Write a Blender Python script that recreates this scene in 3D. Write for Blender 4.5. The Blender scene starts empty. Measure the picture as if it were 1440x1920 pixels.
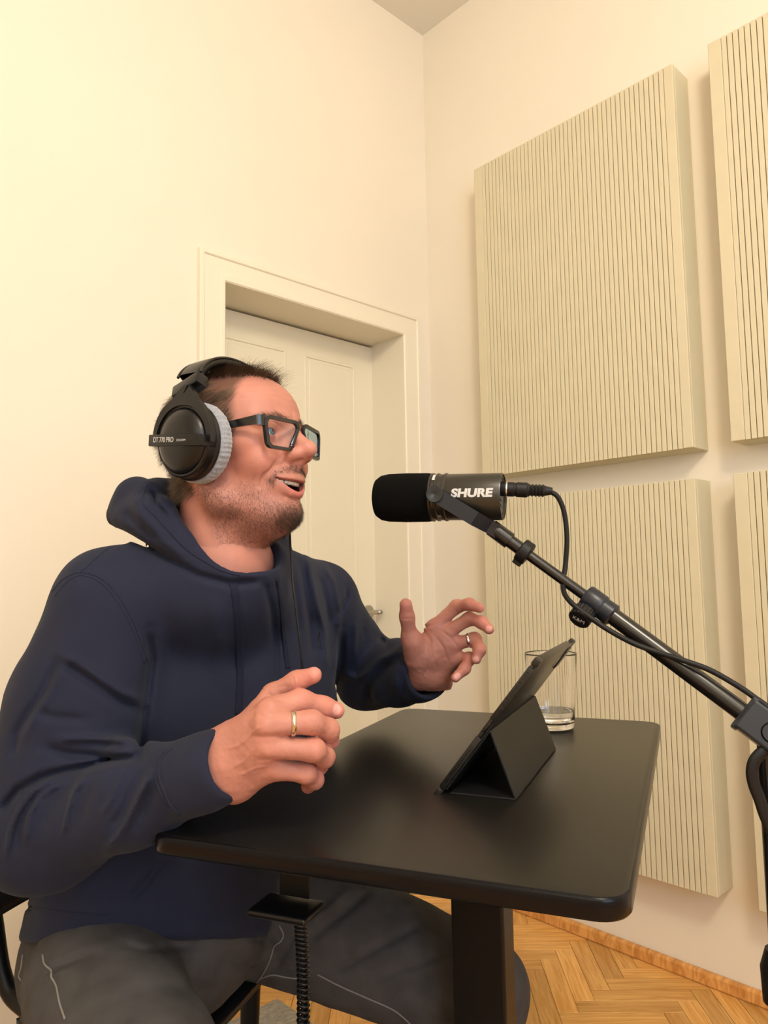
import bpy, bmesh, math, random
import numpy as np
from mathutils import Vector, Matrix, noise as mnoise

PI = math.pi
SC = bpy.context.scene
COL = SC.collection

# ---------------------------------------------------------------- camera, world, lights, exposure
CAM_H = 1.07
F_PX = 1380.6
def _basis(pitch, roll, yaw):
    p, r, y = map(math.radians, (pitch, roll, yaw))
    fwd = np.array([math.cos(y)*math.cos(p), math.sin(y)*math.cos(p), math.sin(p)])
    right = np.array([math.sin(y), -math.cos(y), 0.0])
    up = np.cross(right, fwd)
    return (math.cos(r)*right+math.sin(r)*up, -math.sin(r)*right+math.cos(r)*up, fwd)
CR, CU, CD = _basis(5.116, -0.957, 46.905)
EYE = np.array([0, 0, CAM_H])
cam_data = bpy.data.cameras.new('camera')
cam = bpy.data.objects.new('camera', cam_data); COL.objects.link(cam)
cam_data.sensor_fit = 'HORIZONTAL'; cam_data.sensor_width = 36.0
cam_data.lens = F_PX/1440*36.0
cam_data.clip_start = 0.02
_m = Matrix.Identity(4)
for _i in range(3):
    _m[_i][0] = CR[_i]; _m[_i][1] = CU[_i]; _m[_i][2] = -CD[_i]; _m[_i][3] = EYE[_i]
cam.matrix_world = _m
SC.camera = cam

world = bpy.data.worlds.new('world'); SC.world = world
world.use_nodes = True
world.node_tree.nodes['Background'].inputs[0].default_value = (0.75, 0.85, 1.0, 1)
world.node_tree.nodes['Background'].inputs[1].default_value = 0.15

SC.view_settings.view_transform = 'Standard'
SC.view_settings.look = 'None'
SC.view_settings.gamma = 1.0
SC.view_settings.use_curve_mapping = False
SC.view_settings.exposure = 0.06

def area(name, loc, target, sx, sy, power, colour, spread=180):
    l = bpy.data.lights.new(name, 'AREA'); l.shape = 'RECTANGLE'; l.size = sx; l.size_y = sy
    l.energy = power; l.color = colour; l.spread = math.radians(spread)
    o = bpy.data.objects.new(name, l); COL.objects.link(o)
    o.location = loc
    d = Vector(target)-Vector(loc)
    o.rotation_euler = d.to_track_quat('-Z', 'Y').to_euler()
    return o
def bulb(name, loc, power, colour, r):
    l = bpy.data.lights.new(name, 'POINT'); l.energy = power; l.color = colour; l.shadow_soft_size = r
    o = bpy.data.objects.new(name, l); COL.objects.link(o); o.location = loc; return o
bulb('pendant_light', (-.15, -.75, 2.88), 103, (1.0, .885, .70), .25)
area('rear_fill_light', (-1.7, -1.2, 2.6), (1.7, 1.2, 2.1), 1.8, 1.2, 15, (1.0, .88, .70))  # added warm fill without a fixture, evens the light on both walls
area('window_daylight', (-.45, -2.15, 1.75), (.8, .6, 1.1), 1.4, 1.7, 44, (.62, .78, 1.0))

# ---------------------------------------------------------------- helpers
def at(x, y, d):
    """point seen at photo pixel (x, y), d metres in front of the camera plane"""
    return EYE + d*(CD + (x-720)/F_PX*CR - (y-960)/F_PX*CU)
def atz(x, y, z):
    v = CD + (x-720)/F_PX*CR - (y-960)/F_PX*CU
    return EYE + (z-CAM_H)/v[2]*v
def nrm(v):
    v = np.asarray(v, float); return v/np.linalg.norm(v)

def new_mesh(name, verts, faces, mat=None, parent=None, smooth=True, uvcol=None):
    me = bpy.data.meshes.new(name)
    verts = np.asarray(verts, np.float32)
    if isinstance(faces, np.ndarray):
        k = faces.shape[1]
        me.vertices.add(len(verts)); me.vertices.foreach_set('co', verts.ravel())
        me.loops.add(faces.size); me.loops.foreach_set('vertex_index', faces.astype(np.int32).ravel())
        me.polygons.add(len(faces)); me.polygons.foreach_set('loop_start', np.arange(0, faces.size, k, dtype=np.int32))
        me.update(calc_edges=True); me.validate()
    else:
        me.from_pydata([tuple(v) for v in verts], [], faces)
    if smooth:
        me.polygons.foreach_set('use_smooth', [True]*len(me.polygons))
    o = bpy.data.objects.new(name, me); COL.objects.link(o)
    if mat: me.materials.append(mat)
    if parent: o.parent = parent
    return o

def bm_obj(name, bm, mat=None, parent=None, smooth=False, angle=None):
    me = bpy.data.meshes.new(name); 
    bmesh.ops.recalc_face_normals(bm, faces=bm.faces[:])
    bm.to_mesh(me); bm.free()
    if smooth:
        me.polygons.foreach_set('use_smooth', [True]*len(me.polygons))
        if angle is not None:
            me.set_sharp_from_angle(angle=math.radians(angle))
    o = bpy.data.objects.new(name, me); COL.objects.link(o)
    if mat: me.materials.append(mat)
    if parent: o.parent = parent
    return o

def empty(name, loc=(0, 0, 0), label=None, cat=None, group=None, kind=None):
    o = bpy.data.objects.new(name, None); COL.objects.link(o)
    o.location = Vector([float(c) for c in loc]); o.empty_display_size = 0.05
    return tag(o, label, cat, group, kind)
def tag(o, label=None, cat=None, group=None, kind=None):
    if label: o['label'] = label
    if cat: o['category'] = cat
    if group: o['group'] = group
    if kind: o['kind'] = kind
    return o
def local(o):
    """geometry was written in world space: re-express it relative to the parent's location"""
    if o.parent:
        bpy.context.view_layer.update()
        pt = o.parent
        M = Matrix.Identity(4)
        while pt:
            M = (Matrix.Translation(pt.location) @ pt.rotation_euler.to_matrix().to_4x4()) @ M
            pt = pt.parent
        o.data.transform(M.inverted())
    return o

def add_box(bm, lo, hi, M=None, bevel=0.0, seg=2):
    r = bmesh.ops.create_cube(bm, size=1.0)
    vs = r['verts']
    for v in vs:
        v.co = Vector([lo[i]+(v.co[i]+0.5)*(hi[i]-lo[i]) for i in range(3)])
    if bevel > 0:
        es = list({e for v in vs for e in v.link_edges})
        r2 = bmesh.ops.bevel(bm, geom=es, offset=bevel, segments=seg, affect='EDGES', profile=0.5)
        vs = list({v for f in r2['faces'] for v in f.verts} | {v for v in vs if v.is_valid})
    if M is not None:
        for v in vs: v.co = M @ v.co
    return vs

def frame_mat(o, x, y, z):
    M = Matrix.Identity(4)
    for i in range(3):
        M[i][0] = x[i]; M[i][1] = y[i]; M[i][2] = z[i]; M[i][3] = o[i]
    return M
def axis_mat(a, b, hint=(0, 0, 1)):
    """z along a->b, origin a"""
    z = nrm(np.array(b)-np.array(a)); x = np.cross(hint, z)
    if np.linalg.norm(x) < 1e-4: x = np.cross((1, 0, 0), z)
    x = nrm(x); y = np.cross(z, x)
    return frame_mat(a, x, y, z)

def add_lathe(bm, prof, M=None, n=32, closed=False):
    """prof: list of (r, z) revolved round z"""
    rings = []
    for r, z in prof:
        if r < 1e-6:
            rings.append([bm.verts.new((0, 0, z))])
        else:
            rings.append([bm.verts.new((r*math.cos(2*PI*i/n), r*math.sin(2*PI*i/n), z)) for i in range(n)])
    pairs = list(zip(rings[:-1], rings[1:]))
    if closed: pairs.append((rings[-1], rings[0]))
    for a, b in pairs:
        for i in range(n):
            j = (i+1) % n
            if len(a) == 1 and len(b) == 1: continue
            if len(a) == 1: bm.faces.new((a[0], b[i], b[j]))
            elif len(b) == 1: bm.faces.new((a[i], a[j], b[0]))
            else: bm.faces.new((a[i], a[j], b[j], b[i]))
    vs = [v for r in rings for v in r]
    if M is not None:
        for v in vs: v.co = M @ v.co
    return vs

def catmull(pts, n=8):
    P = [np.array(p, float) for p in pts]
    P = [2*P[0]-P[1]]+P+[2*P[-1]-P[-2]]
    out = []
    for i in range(1, len(P)-2):
        for k in range(n):
            t = k/n
            out.append(0.5*((2*P[i])+(-P[i-1]+P[i+1])*t+(2*P[i-1]-5*P[i]+4*P[i+1]-P[i+2])*t*t+(-P[i-1]+3*P[i]-3*P[i+1]+P[i+2])*t**3))
    out.append(P[-2]); return out

def add_tube(bm, pts, rad, n=12, cap=True, flat=None):
    """tube along points; rad a number or list; flat=(w,t,normal) gives a ribbon-like oval section"""
    pts = [np.array(p, float) for p in pts]
    m = len(pts); rads = rad if hasattr(rad, '__len__') else [rad]*m
    tang = []
    for i in range(m):
        a = pts[max(i-1, 0)]; b = pts[min(i+1, m-1)]; tang.append(nrm(b-a))
    ref = np.array([0, 0, 1.0]) if abs(tang[0][2]) < 0.9 else np.array([1.0, 0, 0])
    u = nrm(np.cross(ref, tang[0]))
    if flat is not None: u = nrm(np.asarray(flat[2], float)-np.dot(flat[2], tang[0])*tang[0])
    rings = []
    for i in range(m):
        t = tang[i]; u = nrm(u-np.dot(u, t)*t); v = np.cross(t, u)
        ring = []
        for k in range(n):
            a = 2*PI*k/n
            if flat is None: q = pts[i]+rads[i]*(math.cos(a)*u+math.sin(a)*v)
            else: q = pts[i]+flat[1]/2*rads[i]*math.cos(a)*u+flat[0]/2*rads[i]*(math.copysign(abs(math.sin(a))**0.6, math.sin(a)))*v
            ring.append(bm.verts.new(q))
        rings.append(ring)
    for a, b in zip(rings[:-1], rings[1:]):
        for k in range(n):
            j = (k+1) % n
            bm.faces.new((a[k], a[j], b[j], b[k]))
    if cap:
        bm.faces.new(rings[0][::-1]); bm.faces.new(rings[-1])
    return rings

# ---------------------------------------------------------------- materials
def mat(name, colour, rough=0.5, metal=0.0, spec=0.5, noise=None, bump=None, coat=0.0, sheen=0.0, sss=0.0, sss_rad=(0.9, 0.35, 0.2), sss_scale=0.006, vcol=None, alpha=None):
    """noise=(scale, amount, detail[, stretch]) varies the colour; bump=(scale, strength, distance[, stretch])"""
    m = bpy.data.materials.new(name); m.use_nodes = True
    nt = m.node_tree; N = nt.nodes; L = nt.links
    b = N['Principled BSDF']
    c = tuple(colour)+(1,)
    b.inputs['Base Color'].default_value = c
    b.inputs['Roughness'].default_value = rough
    b.inputs['Metallic'].default_value = metal
    b.inputs['Specular IOR Level'].default_value = spec
    b.inputs['Coat Weight'].default_value = coat
    b.inputs['Sheen Weight'].default_value = sheen
    if sss > 0:
        b.inputs['Subsurface Weight'].default_value = sss
        b.inputs['Subsurface Radius'].default_value = sss_rad
        b.inputs['Subsurface Scale'].default_value = sss_scale
    tc = N.new('ShaderNodeTexCoord')
    def tex(scale, detail, stretch=None):
        n = N.new('ShaderNodeTexNoise'); n.inputs['Scale'].default_value = scale; n.inputs['Detail'].default_value = detail
        src = tc.outputs['Object']
        if stretch:
            mp = N.new('ShaderNodeMapping'); mp.inputs['Scale'].default_value = stretch
            L.new(src, mp.inputs['Vector']); src = mp.outputs['Vector']
        L.new(src, n.inputs['Vector']); return n
    base = None
    if vcol:
        at_ = N.new('ShaderNodeVertexColor'); at_.layer_name = vcol; base = at_.outputs['Color']
        L.new(base, b.inputs['Base Color'])
    if noise:
        n = tex(noise[0], noise[2], noise[3] if len(noise) > 3 else None)
        mr = N.new('ShaderNodeMapRange'); mr.inputs['From Min'].default_value = 0.3; mr.inputs['From Max'].default_value = 0.7
        mr.inputs['To Min'].default_value = 1-noise[1]; mr.inputs['To Max'].default_value = 1+noise[1]
        L.new(n.outputs['Fac'], mr.inputs['Value'])
        mx = N.new('ShaderNodeVectorMath'); mx.operation = 'SCALE'
        if base: L.new(base, mx.inputs[0])
        else: mx.inputs[0].default_value = colour
        L.new(mr.outputs[0], mx.inputs['Scale']); L.new(mx.outputs[0], b.inputs['Base Color'])
    if bump:
        n = tex(bump[0], 4, bump[3] if len(bump) > 3 else None)
        bp = N.new('ShaderNodeBump'); bp.inputs['Strength'].default_value = bump[1]; bp.inputs['Distance'].default_value = bump[2]
        L.new(n.outputs['Fac'], bp.inputs['Height']); L.new(bp.outputs[0], b.inputs['Normal'])
    return m
def srgb(r, g, b):
    f = lambda c: (c/255/12.92) if c/255 <= 0.04045 else ((c/255+0.055)/1.055)**2.4
    return (f(r), f(g), f(b))

# ---------------------------------------------------------------- signed distance modelling (numpy, polygonised with surface nets)
f32 = np.float32
def A3(*v): return np.array(v, f32)
def s_sph(p, c, r): return np.linalg.norm(p-A3(*c), axis=1)-f32(r)
def s_ell(p, c, r):
    q = p-A3(*c); r = A3(*r)
    a = q/r; k0 = np.sqrt((a*a).sum(1)); b = a/r; k1 = np.sqrt((b*b).sum(1))+1e-9
    return k0*(k0-1)/k1
def s_ellR(p, c, r, Rm):
    """ellipsoid with axes = rows of Rm"""
    q = (p-A3(*c)) @ np.asarray(Rm, f32).T; r = A3(*r)
    a = q/r; k0 = np.sqrt((a*a).sum(1)); b = a/r; k1 = np.sqrt((b*b).sum(1))+1e-9
    return k0*(k0-1)/k1
def seg_t(p, a, b):
    a = np.asarray(a, f32); ba = np.asarray(b, f32)-a
    pa = p-a; t = np.clip(pa@ba/(ba@ba), 0, 1)
    return t, pa-t[:, None]*ba
def s_cap(p, a, b, ra, rb=None):
    if rb is None: rb = ra
    t, v = seg_t(p, a, b)
    return np.sqrt((v*v).sum(1))-(f32(ra)+t*f32(rb-ra))
def seg_d(p, a, b):
    t, v = seg_t(p, a, b); return np.sqrt((v*v).sum(1))
def smin(a, b, k):
    h = np.maximum(k-np.abs(a-b), 0)/k
    return np.minimum(a, b)-h*h*k*0.25
def smax(a, b, k): return -smin(-a, -b, k)
def gz(d, w): return np.exp(-(d/w)**2)
def smooth(a, b, x):
    t = np.clip((x-a)/(b-a), 0, 1); return t*t*(3-2*t)
def poly_d(p, pts):
    d = None
    for a, b in zip(pts[:-1], pts[1:]):
        e = seg_d(p, a, b); d = e if d is None else np.minimum(d, e)
    return d
_rs = np.random.RandomState(7)
_G = _rs.rand(32, 32, 32).astype(f32)
def vnoise(p):
    """value noise, -1..1, period 32"""
    q = np.floor(p).astype(np.int64); f = (p-q).astype(f32); f = f*f*(3-2*f); q &= 31; r = (q+1) & 31
    X, Y, Z = f[:, 0], f[:, 1], f[:, 2]
    g = lambda a, b, c: _G[a, b, c]
    x0, y0, z0 = q.T; x1, y1, z1 = r.T
    c00 = g(x0, y0, z0)*(1-X)+g(x1, y0, z0)*X; c10 = g(x0, y1, z0)*(1-X)+g(x1, y1, z0)*X
    c01 = g(x0, y0, z1)*(1-X)+g(x1, y0, z1)*X; c11 = g(x0, y1, z1)*(1-X)+g(x1, y1, z1)*X
    return ((c00*(1-Y)+c10*Y)*(1-Z)+(c01*(1-Y)+c11*Y)*Z)*2-1

def chunked(f, P, n=400000):
    return np.concatenate([f(P[i:i+n]) for i in range(0, len(P), n)]).astype(f32) if len(P) else np.zeros(0, f32)
def nets(f, lo, hi, h, newton=2, margin=1.5):
    lo = np.array(lo, f32); hi = np.array(hi, f32); B = 8
    nb = np.ceil((hi-lo)/(h*B)).astype(int)
    g = np.stack(np.meshgrid(*[np.arange(k) for k in nb], indexing='ij'), -1).reshape(-1, 3)
    cen = (lo+(g+0.5)*B*h).astype(f32)
    val = chunked(f, cen)
    act = np.abs(val) < h*B*0.9*margin
    V = np.repeat(np.repeat(np.repeat(np.where(val > 0, 1, -1).astype(f32).reshape(nb), B, 0), B, 1), B, 2)
    V = np.pad(V, ((0, 1),)*3, mode='edge')
    ga = g[act]; off = np.stack(np.meshgrid(*[np.arange(B+1)]*3, indexing='ij'), -1).reshape(-1, 3)
    for i in range(0, len(ga), 600):
        idx = (ga[i:i+600, None, :]*B+off[None]).reshape(-1, 3)
        V[idx[:, 0], idx[:, 1], idx[:, 2]] = f((lo+idx*h).astype(f32))
    S = V < 0
    sl = [slice(0, -1), slice(1, None)]
    cnt = np.zeros(tuple(s-1 for s in V.shape), np.uint8)
    for a in (0, 1):
        for b in (0, 1):
            for c in (0, 1): cnt += S[sl[a], sl[b], sl[c]]
    cells = np.argwhere((cnt > 0) & (cnt < 8))
    ids = np.full(cnt.shape, -1, np.int32); ids[cells[:, 0], cells[:, 1], cells[:, 2]] = np.arange(len(cells))
    acc = np.zeros((len(cells), 3), f32); num = np.zeros(len(cells), f32)
    cor = [(a, b, c) for a in (0, 1) for b in (0, 1) for c in (0, 1)]
    cv = {c: V[cells[:, 0]+c[0], cells[:, 1]+c[1], cells[:, 2]+c[2]] for c in cor}
    for c in cor:
        for ax in range(3):
            if c[ax] == 0:
                e = list(c); e[ax] = 1; e = tuple(e)
                va, vb = cv[c], cv[e]; m = (va < 0) != (vb < 0)
                t = np.where(m, va/np.where(m, va-vb, 1), 0)
                pos = np.tile(np.array(c, f32), (len(cells), 1)); pos[:, ax] = t
                acc += pos*m[:, None]; num += m
    P = lo+(cells+acc/np.maximum(num, 1)[:, None])*h
    F = []
    for ax in range(3):
        a1, a2 = (ax+1) % 3, (ax+2) % 3
        s0 = [slice(None)]*3; s1 = [slice(None)]*3; s0[ax] = slice(0, -1); s1[ax] = slice(1, None)
        ch = S[tuple(s0)] != S[tuple(s1)]
        e = np.argwhere(ch)
        e = e[(e[:, a1] > 0) & (e[:, a2] > 0) & (e[:, a1] < cnt.shape[a1]) & (e[:, a2] < cnt.shape[a2])]
        ins = S[e[:, 0], e[:, 1], e[:, 2]]
        def cid(d1, d2):
            q = e.copy(); q[:, a1] -= d1; q[:, a2] -= d2
            return ids[q[:, 0], q[:, 1], q[:, 2]]
        quad = np.stack([cid(1, 1), cid(0, 1), cid(0, 0), cid(1, 0)], 1)
        quad[~ins] = quad[~ins][:, ::-1]
        F.append(quad)
    F = np.concatenate(F); F = F[(F >= 0).all(1)]
    P = P.astype(f32)
    eps = f32(h*0.35)
    for _ in range(newton):
        v = chunked(f, P)
        G = np.stack([(chunked(f, P+A3(*(eps*np.eye(3)[i])))-chunked(f, P-A3(*(eps*np.eye(3)[i]))))/(2*eps) for i in range(3)], 1)
        st = -v[:, None]*G/np.maximum((G*G).sum(1), 0.2)[:, None]
        ln = np.linalg.norm(st, axis=1, keepdims=True); st *= np.minimum(1, 0.6*h/np.maximum(ln, 1e-9))
        P = P+st
    return P, F
def set_cols(o, cols, name='col'):
    at_ = o.data.color_attributes.new(name, 'FLOAT_COLOR', 'POINT')
    c = np.concatenate([cols, np.ones((len(cols), 1))], 1).astype(f32)
    at_.data.foreach_set('color', c.ravel())
# ---------------------------------------------------------------- room shell
XW, YW, ZC = 1.9914, 1.8607, 3.192
XB, YB = -2.4, -2.2
M_WALL = mat('warm_white_paint', (.83, .765, .655), rough=.75, spec=.25, noise=(3, .012, 4), bump=(90, .10, .0012))
M_CEIL = mat('ceiling_paint', (.80, .77, .70), rough=.8, spec=.2)
M_DOOR = mat('door_lacquer', (.80, .745, .60), rough=.35, spec=.4)
M_CASING = mat('casing_lacquer', (.83, .775, .645), rough=.4, spec=.4)
M_PANEL = mat('panel_sage_beige', (.66, .60, .43), rough=.6, spec=.3, noise=(14, .02, 4))
M_PANELDARK = mat('panel_felt_backing', (.10, .085, .05), rough=.95)
M_STEEL = mat('brushed_nickel', (.50, .47, .42), rough=.32, metal=1)
M_SUBFLOOR = mat('dark_joint', (.09, .045, .015), rough=.8)
def wood(name, c1, c2, sc=1.0):
    m = bpy.data.materials.new(name); m.use_nodes = True; nt = m.node_tree; N = nt.nodes; L = nt.links; b = N['Principled BSDF']
    tc = N.new('ShaderNodeTexCoord'); oi = N.new('ShaderNodeObjectInfo'); ad = N.new('ShaderNodeVectorMath'); ad.operation = 'ADD'
    rv = N.new('ShaderNodeVectorMath'); rv.operation = 'SCALE'; rv.inputs[0].default_value = (7, 13, 5); L.new(oi.outputs['Random'], rv.inputs['Scale'])
    L.new(tc.outputs['Object'], ad.inputs[0]); L.new(rv.outputs[0], ad.inputs[1])
    mp = N.new('ShaderNodeMapping'); mp.inputs['Scale'].default_value = (4*sc, 60*sc, 20*sc); L.new(ad.outputs[0], mp.inputs[0])
    n = N.new('ShaderNodeTexNoise'); n.inputs['Scale'].default_value = 1.2; n.inputs['Detail'].default_value = 7; n.inputs['Distortion'].default_value = 1.6; L.new(mp.outputs[0], n.inputs['Vector'])
    r = N.new('ShaderNodeValToRGB'); r.color_ramp.elements[0].position = .36; r.color_ramp.elements[1].position = .64
    r.color_ramp.elements[0].color = tuple(c1)+(1,); r.color_ramp.elements[1].color = tuple(c2)+(1,); L.new(n.outputs['Fac'], r.inputs[0])
    hs = N.new('ShaderNodeHueSaturation'); mr = N.new('ShaderNodeMapRange'); mr.inputs['To Min'].default_value = .78; mr.inputs['To Max'].default_value = 1.18
    L.new(oi.outputs['Random'], mr.inputs['Value']); L.new(mr.outputs[0], hs.inputs['Value']); L.new(r.outputs[0], hs.inputs['Color']); L.new(hs.outputs[0], b.inputs['Base Color'])
    b.inputs['Roughness'].default_value = .42; b.inputs['Specular IOR Level'].default_value = .4
    bp = N.new('ShaderNodeBump'); bp.inputs['Strength'].default_value = .12; bp.inputs['Distance'].default_value = .001; L.new(n.outputs['Fac'], bp.inputs['Height']); L.new(bp.outputs[0], b.inputs['Normal'])
    return m
M_OAK = wood('oak_parquet', srgb(208, 150, 76), srgb(236, 184, 110))
M_OAKTRIM = wood('oak_skirting', srgb(186, 126, 62), srgb(220, 164, 96), .6)

def box_obj(name, lo, hi, m, parent=None, bevel=0, kind=None):
    bm = bmesh.new(); add_box(bm, lo, hi, None, bevel)
    o = bm_obj(name, bm, m, parent)
    if parent: local(o)
    if kind: o['kind'] = kind
    return o
S = 'structure'
T_ = .25
box_obj('wall_right', (XW, YB, 0), (XW+T_, YW+T_, ZC), M_WALL, kind=S)
# wall with the door: three pieces round the opening, one mesh
DX0, DX1, DZ = 1.0956, 1.8408, 1.951
bm = bmesh.new()
add_box(bm, (XB, YW, 0), (DX0, YW+T_, ZC)); add_box(bm, (DX1, YW, 0), (XW, YW+T_, ZC)); add_box(bm, (DX0, YW, DZ), (DX1, YW+T_, ZC))
o = bm_obj('wall_left', bm, M_WALL); o['kind'] = S
box_obj('wall_rear', (XB-T_, YB-T_, 0), (XB, YW+T_, ZC), M_WALL, kind=S)
# wall behind the camera with a tall window
WX0, WX1, WZ0, WZ1 = -1.2, .3, .85, 2.6
bm = bmesh.new()
add_box(bm, (XB, YB-T_, 0), (WX0, YB, ZC)); add_box(bm, (WX1, YB-T_, 0), (XW+T_, YB, ZC)); add_box(bm, (WX0, YB-T_, 0), (WX1, YB, WZ0)); add_box(bm, (WX0, YB-T_, WZ1), (WX1, YB, ZC))
o = bm_obj('wall_front', bm, M_WALL); o['kind'] = S
bm = bmesh.new()
for a, b in (((WX0, YB-.12, WZ0), (WX0+.06, YB-.06, WZ1)), ((WX1-.06, YB-.12, WZ0), (WX1, YB-.06, WZ1)), ((WX0, YB-.12, WZ0), (WX1, YB-.06, WZ0+.06)), ((WX0, YB-.12, WZ1-.06), (WX1, YB-.06, WZ1)), (((WX0+WX1)/2-.03, YB-.12, WZ0), ((WX0+WX1)/2+.03, YB-.06, WZ1))):
    add_box(bm, a, b)
o = bm_obj('window_1', bm, M_CASING); o['kind'] = S
box_obj('ceiling', (XB-T_, YB-T_, ZC), (XW+T_, YW+T_, ZC+.1), M_CEIL, kind=S)
floor = box_obj('floor', (XB-T_, YB-T_, -.08), (XW+T_, YW+T_, -.012), M_SUBFLOOR, kind=S)
for nm, a, b in (('baseboard_right', (XW-.020, YB, 0), (XW, YW, .034)), ('baseboard_left', (XB, YW-.020, 0), (DX0-.075, YW, .034))):
    o = box_obj(nm, a, b, M_OAKTRIM, bevel=.005, kind=S)

# herringbone oak parquet, plank by plank
PW, PL = .0511, .2557
def parquet():
    v0, u0 = -.702, -2.027      # v=(Y-X)/sqrt2, u=-(X+Y)/sqrt2
    r2 = math.sqrt(2)
    bm = bmesh.new(); add_box(bm, (-PL/2+.0004, -PW/2+.0004, -.012), (PL/2-.0004, PW/2-.0004, 0), None, .0009, 1)
    full = bpy.data.meshes.new('plank'); bm.to_mesh(full); bm.free(); full.materials.append(M_OAK)
    items = []
    for a in range(-160, 161):
        for b in range(-16, 17):
            va, ua = v0+(a+5*b)*PW, u0+(a-5*b)*PW
            for kind in (0, 1):
                if kind == 0: vc, uc = va+PL/2, ua+PW/2
                else: vc, uc = va+PW/2, ua+PW+PL/2
                X, Y = (-uc-vc)/r2, (-uc+vc)/r2
                if X < XB-.2 or X > XW+.14 or Y < YB-.2 or Y > YW+.14: continue
                items.append((X, Y, kind))
    uniq = {}
    for X, Y, k in items: uniq[(round(X, 3), round(Y, 3))] = (X, Y, k)
    items = list(uniq.values())
    def score(it):
        P = np.array([it[0], it[1], 0])-EYE; z = P@CD
        if z < .1: return 1e9
        x = 720+F_PX*(P@CR)/z; y = 960-F_PX*(P@CU)/z
        out = max(0, -x-40, x-1480)+max(0, y-1960)
        hidden = 0 if (x > 930 or 470 < x < 640) else 400
        return out*10+hidden+z
    items.sort(key=score)
    rest_v = []; rest_f = []
    for i, (X, Y, k) in enumerate(items):
        ang = math.radians(135) if k == 0 else math.radians(45)
        c, s = math.cos(ang), math.sin(ang)
        poly = [(X+c*a-s*b, Y+s*a+c*b) for a, b in ((-PL/2+.0006, -PW/2+.0006), (PL/2-.0006, -PW/2+.0006), (PL/2-.0006, PW/2-.0006), (-PL/2+.0006, PW/2-.0006))]
        def clip(poly, ax, lim, sgn):
            out = []
            for j in range(len(poly)):
                p, q = poly[j], poly[(j+1) % len(poly)]
                pi, qi = (lim-p[ax])*sgn >= 0, (lim-q[ax])*sgn >= 0
                if pi: out.append(p)
                if pi != qi:
                    t = (lim-p[ax])/(q[ax]-p[ax]); out.append((p[0]+t*(q[0]-p[0]), p[1]+t*(q[1]-p[1])))
            return out
        n0 = poly
        poly2 = poly
        for ax, lim, sg in ((0, XW-.001, 1), (1, YW-.001, 1), (0, XB+.001, -1), (1, YB+.001, -1)):
            poly2 = clip(poly2, ax, lim, sg)
            if len(poly2) < 3: break
        if len(poly2) < 3: continue
        dz = ((i*7919) % 13)/13*.0006-.0006
        if i < 300:
            if poly2 == n0:
                o = bpy.data.objects.new('plank', full); o.location = (X, Y, dz); o.rotation_euler = (0, 0, ang)
            else:
                me = bpy.data.meshes.new('plank'); n = len(poly2)
                loc = [((x-X)*c+(y-Y)*s, -(x-X)*s+(y-Y)*c) for x, y in poly2]
                me.from_pydata([(x, y, -.012) for x, y in loc]+[(x, y, 0) for x, y in loc], [], [tuple(range(n))[::-1], tuple(range(n, 2*n))]+[(j, (j+1) % n, n+(j+1) % n, n+j) for j in range(n)])
                me.materials.append(M_OAK)
                o = bpy.data.objects.new('plank', me); o.location = (X, Y, dz); o.rotation_euler = (0, 0, ang)
            COL.objects.link(o); o.parent = floor
        else:
            n = len(poly2); b0 = len(rest_v)
            rest_v += [(x, y, -.012) for x, y in poly2]+[(x, y, dz) for x, y in poly2]
            rest_f += [tuple(b0+j for j in range(n))[::-1], tuple(b0+n+j for j in range(n))]+[(b0+j, b0+(j+1) % n, b0+n+(j+1) % n, b0+n+j) for j in range(n)]
    o = new_mesh('parquet_planks', rest_v, rest_f, M_OAK, floor, smooth=False); o['kind'] = 'stuff'
parquet()

# door with casing, reveal, panelled leaf and lever handle
door = box_obj('door_1', (DX0-.01, YW+.156, .004), (DX1-.004, YW+.196, DZ-.012), M_DOOR, kind=S)
bm = bmesh.new()
for a, b in (((DX1-.004, YW, 0), (DX1+.004, YW+.20, DZ)), ((DX0-.004, YW, 0), (DX0+.004, YW+.20, DZ)), ((DX0, YW, DZ-.004), (DX1, YW+.20, DZ+.004))): add_box(bm, a, b)
local(bm_obj('jamb_lining', bm, M_CASING, door))
LW_ = .074
def ring_frame(name, x0, x1, z0, z1, t, yf, yb, parent, m, bottom=True, ch=.002):
    """mitred frame, outer rectangle x0..x1 / z0..z1, board width t, from yf (front) to yb"""
    bm = bmesh.new()
    def loop(o, y):
        pts = [(x0+o, z0+(o if bottom else 0)), (x0+o, z1-o), (x1-o, z1-o), (x1-o, z0+(o if bottom else 0))]
        return [bm.verts.new((x, y, z)) for x, z in pts]
    L = [loop(0, yb), loop(0, yf+ch), loop(ch, yf), loop(t-ch, yf), loop(t, yf+ch), loop(t, yb)]
    n = 4 if bottom else 3
    for a, b in zip(L, L[1:]+L[:1]):
        for k in range(n): bm.faces.new((a[k], a[(k+1) % 4], b[(k+1) % 4], b[k]))
    if not bottom:
        for k in (0, 3): bm.faces.new([l[k] for l in L])
    return local(bm_obj(name, bm, m, parent))
ring_frame('casing_board', DX0-LW_, DX1+LW_, .002, DZ+LW_, LW_-.002, YW-.016, YW+.001, door, M_CASING, False, .003)
ring_frame('casing_bead', DX0-.014, DX1+.014, .002, DZ+.014, .0195, YW-.022, YW+.003, door, M_CASING, False, .004)
ring_frame('casing_edge', DX0-LW_-.004, DX1+LW_+.004, .002, DZ+LW_+.004, .015, YW-.021, YW+.001, door, M_CASING, False, .003)
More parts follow.
